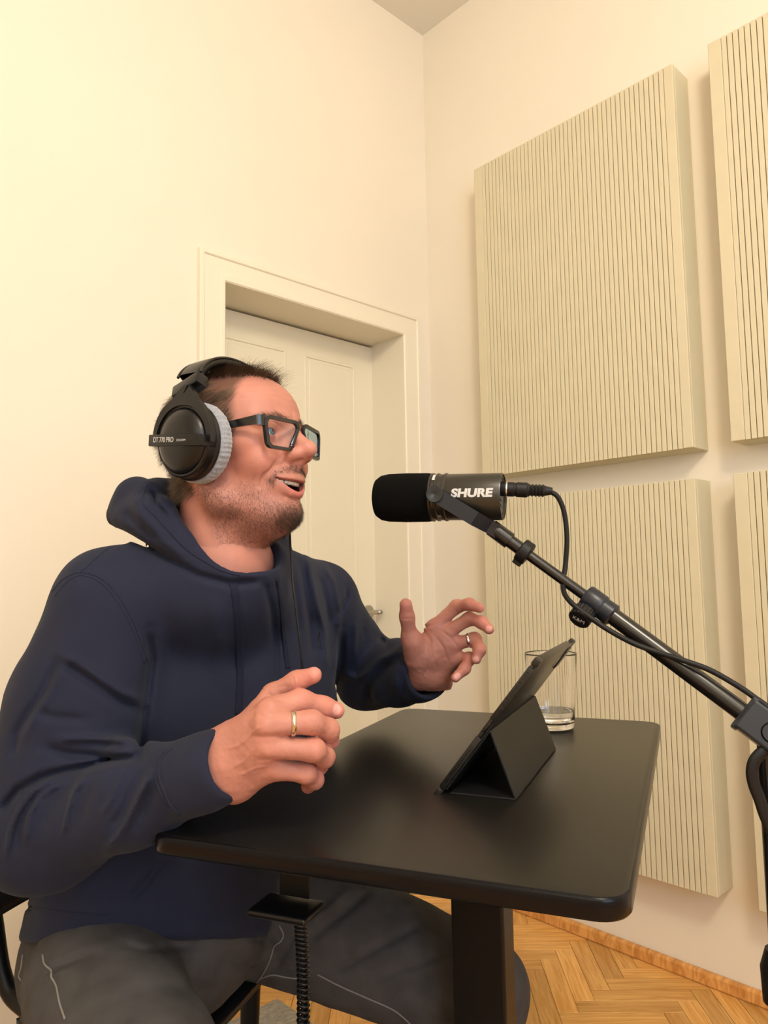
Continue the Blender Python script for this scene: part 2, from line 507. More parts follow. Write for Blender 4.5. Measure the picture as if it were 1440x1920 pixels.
for x0, x1 in ((1.190, 1.440), (1.517, 1.750)):
    for z0, z1 in ((1.005, 1.853), (.16, .86)):
        y = YW+.156
        ring_frame('panel_moulding', x0, x1, z0, z1, .011, y-.004, y+.002, door, M_DOOR, True, .0025)
        bm = bmesh.new(); add_box(bm, (x0+.022, y-.0025, z0+.022), (x1-.022, y+.002, z1-.022), None, .002, 1)
        local(bm_obj('door_panel', bm, M_DOOR, door))
hy = YW+.156
M = frame_mat((1.797, hy, .947), (1, 0, 0), (0, 0, 1), (0, -1, 0))
bm = bmesh.new(); add_lathe(bm, [(0, .009), (.0235, .009), (.0255, .007), (.0255, 0)], M, 36)
ro = local(bm_obj('handle_rosette', bm, M_STEEL, door, True, 30))
bm = bmesh.new(); add_tube(bm, catmull([(1.797, hy-.006, .947), (1.797, hy-.040, .947), (1.790, hy-.050, .947), (1.745, hy-.052, .947), (1.672, hy-.052, .947)], 5), .0085, 14)
add_tube(bm, [(1.800, hy-.050, .947), (1.817, hy-.050, .947)], .0085, 14)
lv = local(bm_obj('door_handle', bm, M_STEEL, door, True))
bm = bmesh.new(); add_lathe(bm, [(0, .006), (.0235, .006), (.0255, .004), (.0255, 0)], frame_mat((1.797, hy, .855), (1, 0, 0), (0, 0, 1), (0, -1, 0)), 36)
local(bm_obj('key_rosette', bm, M_STEEL, door, True, 30))

# slatted acoustic panels on the right-hand wall
XF = XW-.095
def acoustic(y0, z0, z1, label):
    """y0 = edge nearest the corner (largest y); panel runs to y0-.708"""
    y1 = y0-.708
    t = empty('acoustic_panel', (XW-.05, (y0+y1)/2, z0), label, 'acoustic panel', 'slatted acoustic panels on the right-hand wall')
    bm = bmesh.new(); add_box(bm, (XF+.012, y1, z0), (XW-.001, y0, z1), None, .0015, 1)
    local(bm_obj('frame', bm, M_PANEL, t))
    ml, mr, n = .034, .0265, 44
    for a, b in ((y0-ml, y0), (y1, y1+mr)):
        bm = bmesh.new(); add_box(bm, (XF, a, z0), (XF+.0118, b, z1), None, .0015, 1)
        local(bm_obj('edge_board', bm, M_PANEL, t))
    bm = bmesh.new(); add_box(bm, (XF+.0095, y1+mr, z0+.001), (XF+.0119, y0-ml, z1-.001))
    local(bm_obj('felt_backing', bm, M_PANELDARK, t))
    pit = (.708-ml-mr)/n
    bm = bmesh.new(); add_box(bm, (0, -pit/2+.00115, 0), (.0094, pit/2-.00115, z1-z0), None, .0008, 1)
    me = bpy.data.meshes.new('slat'); bm.to_mesh(me); bm.free(); me.materials.append(M_PANEL)
    for k in range(n):
        o = bpy.data.objects.new('slat', me); COL.objects.link(o); o.parent = t
        o.location = Vector((XF, y1+mr+pit*(k+.5), z0))-t.location
    return t
acoustic(1.546, 1.398, 2.466, 'upper slatted beige acoustic panel nearest the room corner, above the microphone')
acoustic(1.546, .264, 1.316, 'lower slatted beige acoustic panel nearest the room corner, behind the water glass')
acoustic(.741, 1.398, 2.466, 'upper slatted beige acoustic panel cut off by the right edge of the photo')
acoustic(.741, .264, 1.316, 'lower slatted beige acoustic panel at the right edge, behind the boom stand')

# pale rug under the chair
M_RUG = mat('pale_wool', (.44, .41, .35), rough=.97, sheen=.3, noise=(60, .35, 5, (1, 3, 1)), bump=(160, 1.0, .006, (1, 3, 1)))
def rug():
    x1 = 1.145; y1 = 1.655; V = []; F = []; n, m = 60, 60
    x0, y0 = -.45, .50
    for i in range(n+1):
        for j in range(m+1):
            x = x0+(x1-x0)*i/n; y = y0+(y1-y0)*j/m
            e = min(i, n-i, j, m-j)
            z = .012+.0015*math.sin(x*91+y*13)*math.sin(y*77) if e > 0 else .001
            V.append((x, y, z)); F.append((i*(m+1)+j, (i+1)*(m+1)+j, (i+1)*(m+1)+j+1, i*(m+1)+j+1)) if i < n and j < m else None
    o = new_mesh('rug', V, np.array(F), M_RUG); tag(o, 'pale grey woven rug on the parquet under the chair', 'rug')
rug()
# ---------------------------------------------------------------- shared materials
SKIN = srgb(183, 124, 108)
M_SKIN = mat('skin', SKIN, spec=.38, rough=.52, vcol='col', sss=.10, noise=(38, .07, 5), bump=(700, .35, .0005))
M_EYE = mat('eye_white', (.62, .6, .58), rough=.12)
M_IRIS = mat('iris_blue', (.06, .14, .22), rough=.08, noise=(900, .4, 2))
M_BLACKGLOSS = mat('black_gloss', (.004, .004, .004), rough=.12)
M_TEETH = mat('teeth', (.72, .66, .55), rough=.2)
M_HAIR = mat('brown_hair', (.105, .066, .038), rough=.38, noise=(60, .5, 3))
M_BEARD = mat('beard_hair', (.095, .065, .048), rough=.4, noise=(300, .6, 3))
M_GLASSES = mat('glasses_black', (.005, .006, .007), rough=.22, spec=.6)
M_PLASTICCLEAR = mat('clear_plastic', (.5, .48, .42), rough=.2)
M_VELOUR = mat('grey_velour', (.27, .285, .32), rough=.95, sheen=.5, noise=(350, .22, 3), bump=(500, .5, .001))
M_BLACKPLASTIC = mat('black_plastic', (.005, .005, .006), rough=.33, spec=.38, bump=(1500, .15, .0003))
M_LEATHER = mat('black_leatherette', (.006, .006, .006), spec=.4, rough=.36, bump=(260, .35, .001))
M_WHITEPRINT = mat('white_print', (.55, .55, .55), rough=.5)
def lens_mat():
    m = bpy.data.materials.new('lens_glass'); m.use_nodes = True; nt = m.node_tree; N = nt.nodes; L = nt.links
    N.clear(); o = N.new('ShaderNodeOutputMaterial'); t = N.new('ShaderNodeBsdfTransparent'); g = N.new('ShaderNodeBsdfGlossy')
    t.inputs[0].default_value = (.93, .95, .95, 1); g.inputs['Roughness'].default_value = .02; g.inputs[0].default_value = (.55, .75, 1, 1)
    f = N.new('ShaderNodeFresnel'); f.inputs['IOR'].default_value = 1.22; mx = N.new('ShaderNodeMixShader')
    L.new(f.outputs[0], mx.inputs[0]); L.new(t.outputs[0], mx.inputs[1]); L.new(g.outputs[0], mx.inputs[2]); L.new(mx.outputs[0], o.inputs[0])
    return m
M_LENS = lens_mat()
M_HOODIE = mat('navy_jersey', (.0185, .0215, .041), rough=.9, spec=.12, sheen=.04, noise=(9, .10, 6), bump=(1100, .25, .0006))
M_CORD = mat('navy_cord', (.014, .016, .033), rough=.9, spec=.12, sheen=.03, noise=(900, .35, 2), bump=(1400, .6, .0008))
M_BLACKTHREAD = mat('black_thread', (.004, .004, .006), rough=.7)
M_JEANS = mat('charcoal_denim', srgb(70, 68, 68), rough=.9, spec=.2, noise=(26, .20, 8), bump=(1600, .4, .0006))
M_JEANTHREAD = mat('denim_thread', srgb(126, 122, 118), rough=.85)
# ---------------------------------------------------------------- the man: head frame (x forward, y his left, z up; millimetres)
_fh = nrm(CR*[1, 1, 0]); _ff = nrm(CD*[1, 1, 0])
def body_frame(yaw, pitch, roll):
    y, p, r = map(math.radians, (yaw, pitch, roll))
    fx = math.cos(y)*_fh-math.sin(y)*_ff; z = np.array([0, 0, 1.])
    X = math.cos(p)*fx+math.sin(p)*z; Z = -math.sin(p)*fx+math.cos(p)*z; Y = np.cross(Z, X)
    return X, math.cos(r)*Y+math.sin(r)*Z, np.cross(X, math.cos(r)*Y+math.sin(r)*Z)
HX, HY, HZ = body_frame(28, 3.5, -1.0)
HO = at(439, 858, 1.01)
HR = np.stack([HX, HY, HZ])
def hw(p):
    """head millimetres -> world"""
    return HO+np.asarray(p, float)@HR/1000.0
def to_head(p): return ((p-HO.astype(f32))@HR.T.astype(f32))*f32(1000)
HM = frame_mat(HO, HX/1000, HY/1000, HZ/1000)

EYEC = (77, 32, 15); EYER = 12.2
def lip_x(y): return 105.2-17*(y/30)**2
def head_sdf(p, colour=False):
    x, y, z = p[:, 0], p[:, 1], p[:, 2]
    ay = np.abs(y); s = np.stack([x, ay, z], 1)
    d = s_ell(s, (-4, 0, 40), (95, 77, 80))
    d = smin(d, s_ell(s, (44, 0, 50), (51, 62, 48)), 14)            # frontal bone
    d = smin(d, s_ell(s, (44, 0, 2), (51, 60, 62)), 20)            # mid face
    d = smin(d, s_cap(s, (-2, 58, -38), (20, 54, -66), 15, 17), 20)
    d = smin(d, s_cap(s, (20, 54, -66), (72, 22, -86), 17, 15), 16) # mandible
    d = smin(d, s_ell(s, (46, 0, -50), (50, 50, 46)), 18)
    d = smin(d, s_ell(s, (84, 0, -83), (16, 23, 16)), 12)           # chin
    d = smin(d, s_ell(s, (38, 0, -94), (46, 42, 28)), 16)           # under the chin
    d = smin(d, s_ell(s, (68, 38, -20), (23, 21, 22)), 14)          # smiling cheek
    d = smin(d, s_ell(s, (56, 51, 2), (24, 16, 14)), 12)            # cheekbone
    d = smin(d, s_ell(s, (86, 0, -44), (20, 30, 26)), 12)           # muzzle
    d = smin(d, s_cap(s, (90, 8, 36), (72, 46, 34), 9, 8), 10)      # brow
    d = smax(d, -s_ell(s, (100, 33, 13), (20, 19, 14)), 9)          # orbit
    d = smin(d, s_cap(s, (92, 0, 26), (118, 0, -6), 7.5, 10), 8)     # nose bridge
    d = smin(d, s_cap(s, (90, 9, 8), (98, 12, -14), 5, 7), 10)
    d = smin(d, s_sph(s, (123.5, 0, -8.5), 9.4), 9)
    d = smin(d, s_cap(s, (114, 2, -18), (104, 0, -27), 4.5, 5), 7)
    d = smin(d, s_ell(s, (106, 12.5, -14), (12.5, 8.5, 8.5)), 9)
    d = smax(d, -s_ellR(s, (112, 8.5, -23.5), (7.5, 3.4, 4), [[.94, -.34, 0], [.34, .94, 0], [0, 0, 1]]), 2.0)
    d = d+1.2*gz(seg_d(s, (98, 20.5, -6), (94, 21, -20)), 3.0)        # alar groove
    # eyelids over the eyeball
    e = s_sph(s, EYEC, 14.0)
    e = smin(e, s_ell(s, (79, 33, 27), (13, 18, 7)), 6)
    d = smin(d, e, 5)
    t = (ay-32)/13.5
    zu = 15.6+4.0*(1-t*t)+0.6*t; zl = 13.6-2.6*(1-t*t)+0.6*t
    m = np.maximum(np.maximum(z-zu, zl-z), np.maximum(78-x, np.abs(ay-32)-11))
    d = smax(d, -m, 1.2)
    d = d+0.9*gz(np.where(x > 80, np.abs(z-(24+3*(1-t*t))), 20), 1.3)*gz(ay-32, 13)    # lid crease
    d = d+0.8*gz(np.where(x > 70, np.abs(z-(3.5-3*(1-t*t))), 20), 2.0)*gz(ay-32, 12)     # bag under the eye
    # mouth
    q = y/30.0
    d = smin(d, poly_d(s, [(lip_x(0)-3.2, 0, -44.5), (lip_x(8)-3, 8, -43.5), (lip_x(18)-4, 18, -44.4), (lip_x(29)-5, 28, -44.6)])-3.7, 5)
    d = smin(d, poly_d(s, [(lip_x(0)-5.5, 0, -64.5), (lip_x(10)-5.5, 10, -63), (lip_x(21)-6, 20, -55), (lip_x(28)-6, 27, -48.5)])-4.7, 6)
    up = -47.5+2.6*q*q; lo = -61+16*q*q
    m = np.maximum(np.maximum(z-up, lo-z), 74-x)
    d = smax(d, -m, 1.8)
    d = d+1.6*gz(seg_d(s, (90, 28, -45), (84, 33, -49)), 2.6)      # mouth corner
    # folds
    d = d+2.3*gz(poly_d(s, [(99, 20, -15), (91, 31, -27), (81, 40, -40), (74, 42, -55)]), 3.2)
    d = d+1.2*gz(seg_d(s, (98, 0, -68), (93, 16, -67)), 5)          # above the chin
    for zz, a in ((60, .55), (70, .45), (79, .3)):
        d = d+a*gz(z-(zz+3*np.sin(ay/16)), 1.5)*(x > 55)
    for k in range(5):
        d = d+.55*gz(seg_d(s, (69, 50, 19-k*3.4), (54, 60, 25-k*8.5)), 1.1)
    d = d+.7*gz(seg_d(s, (97, 4, 42), (97, 5.5, 50)), 1.5)
    # ears (inside the ear cups)
    d = smin(d, s_ellR(s, (-6, 76, 4), (17, 4.5, 30), [[.95, .3, 0], [-.3, .95, 0], [0, 0, 1]]), 4)
    # neck
    n = s_cap(s, (-14, 0, -40), (-42, 0, -215), 59, 63)
    n = smin(n, s_cap(s, (-28, 48, -40), (10, 18, -200), 15, 13), 24)     # neck tendon
    d = smin(d, n, 22)
    return d

def skin_colour(h, base):
    """true tints of the skin: lips, mouth lining, stubble shade, flush; h = head mm"""
    x, y, z = h.T; ay = np.abs(y); s = np.stack([x, ay, z], 1)
    c = np.tile(np.array(base), (len(h), 1))
    def mix(c, col, w): return c*(1-w[:, None])+np.array(col)*w[:, None]
    flush = gz(np.linalg.norm((s-A3(112, 0, -12))/A3(14, 16, 14), axis=1), 1)*.6+gz(np.linalg.norm((s-A3(74, 44, -12))/A3(26, 24, 20), axis=1), 1)*.4
    c = mix(c, srgb(206, 128, 112), np.clip(flush, 0, 1))
    beard = smooth(-30, -64, z)*smooth(-8, 12, x)*smooth(-128, -106, z)
    d_l = poly_d(s, [(94, 0, -66), (92, 16, -64), (84, 32, -60)])
    beard = beard*(1-0.75*gz(np.maximum(d_l-4, 0), 11))
    mous = gz(poly_d(s, [(103, 0, -33), (99, 14, -33), (90, 27, -39), (85, 31, -50)]), 6)
    chin = gz(np.linalg.norm((s-A3(92, 0, -88))/A3(22, 28, 16), axis=1), 1)
    c = mix(c, srgb(140, 98, 88), np.clip(beard*.42+mous*.5+chin*.35, 0, .75))
    lip = gz(np.maximum(poly_d(s, [(lip_x(0)-2, 0, -45.5), (lip_x(14)-2, 14, -46), (lip_x(24)-3, 24, -46.2)])-2.6, 0), 1.2)
    lip = np.maximum(lip, gz(np.maximum(poly_d(s, [(lip_x(0)-4, 0, -63.5), (lip_x(12)-4.5, 12, -60.7), (lip_x(22)-5, 22, -53)])-4.2, 0), 1.4))
    c = mix(c, srgb(188, 108, 104), lip*.85*(z < -36)*(z > -69))
    q = y/30.0; inm = (z < -47.5+2.6*q*q+.3)*(z > -61+16*q*q-.3)*(x < lip_x(ay)-6)*(x > 60)*(ay < 28)
    c = mix(c, (0.06, 0.012, 0.01), inm.astype(float))
    scalp = smooth(96, 108, z+0.35*np.maximum(0, 60-x)) 
    side = smooth(60, 46, x-0.0*z)*smooth(-10, 8, z)
    temple = smooth(62, 76, z)*smooth(57, 47, x+.12*(z-70))
    c = mix(c, srgb(78, 56, 43), np.clip(np.maximum(np.maximum(scalp*.6, temple*.75), side*.8), 0, 1)*(ay < 90))
    mole = gz(np.linalg.norm(h-A3(58, -55, 62), axis=1), 3)
    c = mix(c, srgb(120, 60, 45), mole*.8)
    return c
# ---------------------------------------------------------------- eyes, teeth, glasses, hair (parts of the man or worn things)
def eye_parts(parent):
    for sgn in (-1, 1):
        c = np.array([EYEC[0]-.6, sgn*EYEC[1], EYEC[2]])
        look = nrm(np.array([1, 0.10, 0.16]))
        M = HM @ axis_mat(c, c+look)
        bm = bmesh.new(); r = EYER
        add_lathe(bm, [(r*math.sin(a), r*math.cos(a)) for a in np.linspace(0, PI, 20)], M, 28)
        e = local(bm_obj('eyeball', bm, M_EYE, parent, True))
        bm = bmesh.new()
        add_lathe(bm, [(0, r+.9), (1.8, r+.85), (4.0, r+.25), (5.6, r-.9), (5.6, r-1.5)], M, 28)
        local(bm_obj('iris', bm, M_IRIS, e, True))
        bm = bmesh.new()
        add_lathe(bm, [(0, r+1.05), (1.4, r+1.0), (2.0, r+.8)], M, 20)
        local(bm_obj('pupil', bm, M_BLACKGLOSS, e, True))
def teeth_part(parent):
    bm = bmesh.new()
    for k in range(-6, 7):
        y = k*5.6+0.0; w = 5.2 if abs(k) > 1 else 6.2
        yy = y + (0.4 if k > 0 else -.4 if k < 0 else 0)
        x = 96.5-14*(yy/30)**2; hgt = 9 if abs(k) < 4 else 7
        zt = -47.5+2.6*(yy/30)**2
        ang = math.atan2(26*yy/26/26, 1)
        M = HM @ Matrix.Translation((x-3, yy, zt)) @ Matrix.Rotation(-ang*-1, 4, 'Z')
        add_box(bm, (-3, -w/2, -3.6-(.6 if abs(k) in (1, 3) else 0)), (3, w/2, 5), M, 1.1, 2)
    local(bm_obj('upper_teeth', bm, M_TEETH, parent, True))

def strands(name, roots, tips_fn, mat_, parent, rad, seg=4):
    """roots (n,3) world; tips_fn(t) -> (n,3) positions along the strand; 3-sided tapering hairs joined in one mesh"""
    n = len(roots); V = []
    pts = [tips_fn(k/seg) for k in range(seg+1)]
    rr = np.random.RandomState(3).rand(n, 1)*.5+.75
    for k in range(seg+1):
        a = pts[min(k+1, seg)]-pts[max(k-1, 0)]; a /= np.linalg.norm(a, axis=1, keepdims=True)+1e-12
        u = np.cross(a, np.array([.3, .2, .93])); u /= np.linalg.norm(u, axis=1, keepdims=True)+1e-12; v = np.cross(a, u)
        r = rad*rr*(1-.75*k/seg)
        for j in range(3):
            an = 2*PI*j/3; V.append(pts[k]+r*(math.cos(an)*u+math.sin(an)*v))
    V = np.stack(V, 1)  # n, 3*(seg+1), 3
    f = []
    for k in range(seg):
        for j in range(3):
            j2 = (j+1) % 3; f.append((k*3+j, k*3+j2, (k+1)*3+j2, (k+1)*3+j))
    f = np.array(f); m = 3*(seg+1)
    F = (np.arange(n)[:, None, None]*m+f[None]).reshape(-1, 4)
    o = new_mesh(name, V.reshape(-1, 3), F, mat_, parent)
    return local(o)

def sample(P, N, F, w, n, seed):
    """n random points on the mesh weighted by w (per vertex)"""
    rs = np.random.RandomState(seed)
    fw = w[F].mean(1)
    a = P[F[:, 0]]; b = P[F[:, 1]]; c = P[F[:, 2]]; d = P[F[:, 3]]
    ar = np.linalg.norm(np.cross(b-a, d-a), axis=1)
    pr = fw*ar; pr = pr/pr.sum()
    i = rs.choice(len(F), n, p=pr); u = rs.rand(n, 1); v = rs.rand(n, 1)
    pos = a[i]*(1-u)*(1-v)+b[i]*u*(1-v)+c[i]*u*v+d[i]*(1-u)*v
    return pos, N[F[i, 0]]

def make_hair(P, F, parent):
    """P head-mm vertices of the head"""
    a, b, c = P[F[:, 0]], P[F[:, 1]], P[F[:, 2]]
    fn = np.cross(b-a, c-a); N = np.zeros_like(P)
    for k in range(4): np.add.at(N, F[:, k], fn)
    N /= np.linalg.norm(N, axis=1, keepdims=True)+1e-9
    x, y, z = P.T; ay = np.abs(y)
    # --- scalp
    hl = 51+4*np.sin(z/12)-np.clip((z-60)/40, 0, 1)*10               # side hairline
    side = smooth(hl+5, hl-5, x)*smooth(-12, 2, z-.3*x)*smooth(30, 50, ay+np.maximum(0, -x))
    top = smooth(98, 106, z+.42*np.minimum(x, 60)-0.12*ay)*smooth(74-.6*np.maximum(ay-12, 0), 62-.6*np.maximum(ay-12, 0), x)
    top = np.maximum(top, 1.6*smooth(58, 72, z)*smooth(60, 49, x+.12*(z-70)))
    back = smooth(0, -20, x)*smooth(-62, -50, z)
    w = np.clip(np.maximum(np.maximum(side, top), back), 0, 1.6)
    w[(ay > 70) & (np.abs(x+6) < 24) & (np.abs(z-4) < 30)] = 0
    r, n_ = sample(P, N, F, w, 36000, 1)
    rs = np.random.RandomState(2)
    j = rs.randn(len(r), 3)
    g = np.where(r[:, 2:3] > 95, np.array([[.62, -.45, -.05]]), np.array([[-.75, 0, -.55]]))
    clump = np.stack([vnoise((r/9+31*k).astype(f32)) for k in range(3)], 1)
    dirn = n_*.16+g+j*.08+clump*.26
    dirn /= np.linalg.norm(dirn, axis=1, keepdims=True)
    L = np.where(r[:, 2:3] > 95, 15, 18)*(.6+.7*rs.rand(len(r), 1))
    def fn1(t):
        q = r+dirn*L*t+n_*(1.0*t-.45*t*t)*L*.20
        return hw(q)
    strands('hair', r, fn1, M_HAIR, parent, 0.00018, 4)['kind'] = 'stuff'
    # --- unruly tuft over the forehead
    wt = gz(np.linalg.norm((P-A3(58, -8, 116))/A3(26, 36, 26), axis=1), 1)*(z > 90)
    r2, n2 = sample(P, N, F, wt, 420, 5)
    j2 = rs.randn(len(r2), 3)
    d2 = n2*.7+np.array([[.45, -.15, .30]])+j2*.33; d2 /= np.linalg.norm(d2, axis=1, keepdims=True)
    L2 = 14+18*rs.rand(len(r2), 1)
    bend = np.array([[.8, -.2, -.9]])
    def fn2(t): return hw(r2+d2*L2*t+bend*L2*.42*t*t)
    strands('tuft', r2, fn2, M_HAIR, parent, 0.00014, 6)['kind'] = 'stuff'
    # --- beard, moustache, stubble
    s = np.stack([x, ay, z], 1)
    beard = smooth(-34, -70, z)*smooth(0, 16, x)*smooth(-142, -118, z)
    beard *= 1-.93*gz(np.maximum(poly_d(s, [(98, 0, -64), (94, 16, -62), (84, 31, -60), (72, 38, -40)])-5, 0), 7)
    mous = 2.0*gz(poly_d(s, [(103, 0, -33.5), (99, 14, -34), (91, 27, -39), (85, 33, -50)]), 5.8)*(z < -27)
    q = y/26.0
    chin = 1.0*gz(np.linalg.norm((s-A3(90, 0, -94))/A3(20, 30, 13), axis=1), 1)
    jaw = .55*gz(poly_d(s, [(12, 72, -50), (30, 66, -76), (60, 44, -98), (84, 20, -100)]), 13)
    wb = np.clip(beard*.5+mous+chin*1.3+jaw, 0, 2)
    lips = (z < -37.5) & (z > -66) & (ay < 31) & (x > 78)
    wb = wb*np.where(lips, 0, 1)
    r3, n3 = sample(P, N, F, wb, 13000, 9)
    j3 = rs.randn(len(r3), 3)
    down = np.stack([.35-.0*r3[:, 0], np.sign(r3[:, 1])*.15*(r3[:, 2] > -50), -.8+0*r3[:, 2]], 1)
    down[:, 0] = np.where(r3[:, 2] < -92, .75, .25)
    d3 = n3*.45+down+j3*.28; d3 /= np.linalg.norm(d3, axis=1, keepdims=True)
    L3 = (2.0+2.8*rs.rand(len(r3), 1))*np.where(gz(np.linalg.norm((r3-A3(90, 0, -94))/A3(22, 34, 16), axis=1), 1)[:, None] > .4, 1.35, .9)
    def fn3(t): return hw(r3+d3*L3*t)
    strands('beard', r3, fn3, M_BEARD, parent, 0.00011, 2)['kind'] = 'stuff'
    # --- eyebrows
    we = gz(poly_d(s, [(99, 12, 34), (95, 30, 37), (82, 48, 32)]), 2.8)
    r4, n4 = sample(P, N, F, we, 420, 11)
    j4 = rs.randn(len(r4), 3)
    d4 = n4*.35+np.stack([-.4+0*r4[:, 0], np.sign(r4[:, 1])*.8, .25+0*r4[:, 0]], 1)+j4*.2; d4 /= np.linalg.norm(d4, axis=1, keepdims=True)
    def fn4(t): return hw(r4+d4*7*t)
    strands('eyebrows', r4, fn4, M_HAIR, parent, 0.00014, 2)['kind'] = 'stuff'

def glasses():
    g = empty('glasses', hw((100, 0, 20)), 'black rectangular thick-rimmed glasses worn by the man in the hoodie', 'glasses')
    fx = lambda y: 110.5-0.0030*y*y
    def outline(cy, w, h, r, dz=0, top=0):
        pts = []
        for (sx, sz) in ((1, 1), (-1, 1), (-1, -1), (1, -1)):
            hw_ = w/2-(0 if sz > 0 else (3.0 if sx*cy > 0 else 11.5))
            for k in range(7):
                a = (k/6)*PI/2 + {(1, 1): 0, (-1, 1): PI/2, (-1, -1): PI, (1, -1): 3*PI/2}[(sx, sz)]
                pts.append((cy+sx*(hw_-r)+r*math.cos(a), 8.8+dz+sz*(h/2-r)+r*math.sin(a)))
        return pts
    bm = bmesh.new()
    for sg in (-1, 1):
        o_ = outline(sg*33.5, 59, 41.5, 9); i_ = outline(sg*33.2, 51, 33.5, 7, -.2)
        n = len(o_)
        lay = []
        for pts, dx in ((o_, 2.2), (o_, -2.2), (i_, -2.2), (i_, 2.2)):
            lay.append([bm.verts.new(HM @ Vector((fx(y)+dx-(.10*(12-z)*.5), y, z))) for y, z in pts])
        for a, b in ((0, 1), (1, 2), (2, 3), (3, 0)):
            for k in range(n):
                j = (k+1) % n; bm.faces.new((lay[a][k], lay[a][j], lay[b][j], lay[b][k]))
    # bridge
    M = HM
    add_tube(bm, [HM @ Vector(p) for p in ((109.5, -6.5, 18.5), (112, 0, 20.5), (109.5, 6.5, 18.5))], .0042, 10, flat=(.0085, .0055, tuple(HX)))
    fr = local(bm_obj('frame', bm, M_GLASSES, g, True, 40))
    for sg in (-1, 1):
        pts = outline(sg*33.2, 52, 34.5, 7.5, -.2)
        bm = bmesh.new()
        c0 = bm.verts.new(HM @ Vector((fx(sg*33.2)+1.2, sg*33.2, 12)))
        ring = [bm.verts.new(HM @ Vector((fx(y)-.05*(12-z), y, z))) for y, z in pts]
        for k in range(len(ring)): bm.faces.new((c0, ring[k], ring[(k+1) % len(ring)]))
        local(bm_obj('lens', bm, M_LENS, g, True))
        # temple arm
        bm = bmesh.new()
        P = [(99.5, 60, 22.5), (96, 67, 22.5), (87, 70.5, 22.5), (50, 74.5, 22), (10, 79, 22), (-14, 80, 17), (-28, 79, 4)]
        hs = [6.5, 6.8, 5.5, 4.2, 3.6, 3.4, 3.0]
        P = catmull([(a, sg*b, c) for a, b, c in P], 4); hs = catmull([(h, 0, 0) for h in hs], 4)
        rings = []
        for k, p in enumerate(P):
            h = hs[k][0]; t = 1.7
            if k == 0: dirs = (1, 0)
            tg = nrm(P[min(k+1, len(P)-1)]-P[max(k-1, 0)]); sd = nrm(np.cross((0, 0, 1), tg))
            rings.append([bm.verts.new(HM @ Vector(p+sd*a*t+np.array([0, 0, 1])*b*h)) for a, b in ((1, 1), (-1, 1), (-1, -1), (1, -1))])
        for a, b in zip(rings[:-1], rings[1:]):
            for k in range(4): bm.faces.new((a[k], a[(k+1) % 4], b[(k+1) % 4], b[k]))
        bm.faces.new(rings[0]); bm.faces.new(rings[-1])
        local(bm_obj('temple_arm', bm, M_GLASSES, g, False))
        bm = bmesh.new()
        add_tube(bm, [hw((107, sg*8.5, 10)), hw((105, sg*9.5, 6))], .0022, 8)
        local(bm_obj('nose_pad', bm, M_PLASTICCLEAR, g, True))
    bm = bmesh.new()
    for sg in (-1,):
        for k in (0, 1):
            p = hw((91, sg*72.6, 32.5+k*2.4-1.2)); add_lathe(bm, [(0, .0004), (.0009, .0002), (.0010, -.0008)], axis_mat(p, p-HY*sg*-1*.01), 8)
    bm.free()
    return g

def text_obj(name, body, size, M, mat_, parent, depth=0.0002, align='CENTER', bold=0.0, squash=1.0, shear=0.0):
    cu = bpy.data.curves.new(name, 'FONT'); cu.body = body; cu.size = size; cu.align_x = align; cu.align_y = 'CENTER'
    cu.extrude = depth; cu.offset = bold; cu.shear = shear
    o = bpy.data.objects.new(name, cu); COL.objects.link(o)
    bpy.context.view_layer.update()
    dg = bpy.context.evaluated_depsgraph_get()
    me = bpy.data.meshes.new_from_object(o.evaluated_get(dg))
    bpy.data.objects.remove(o)
    me.transform(M @ Matrix.Diagonal((squash, 1, 1, 1)))
    me.materials.clear(); me.materials.append(mat_)
    o = bpy.data.objects.new(name, me); COL.objects.link(o); o.parent = parent
    return local(o)

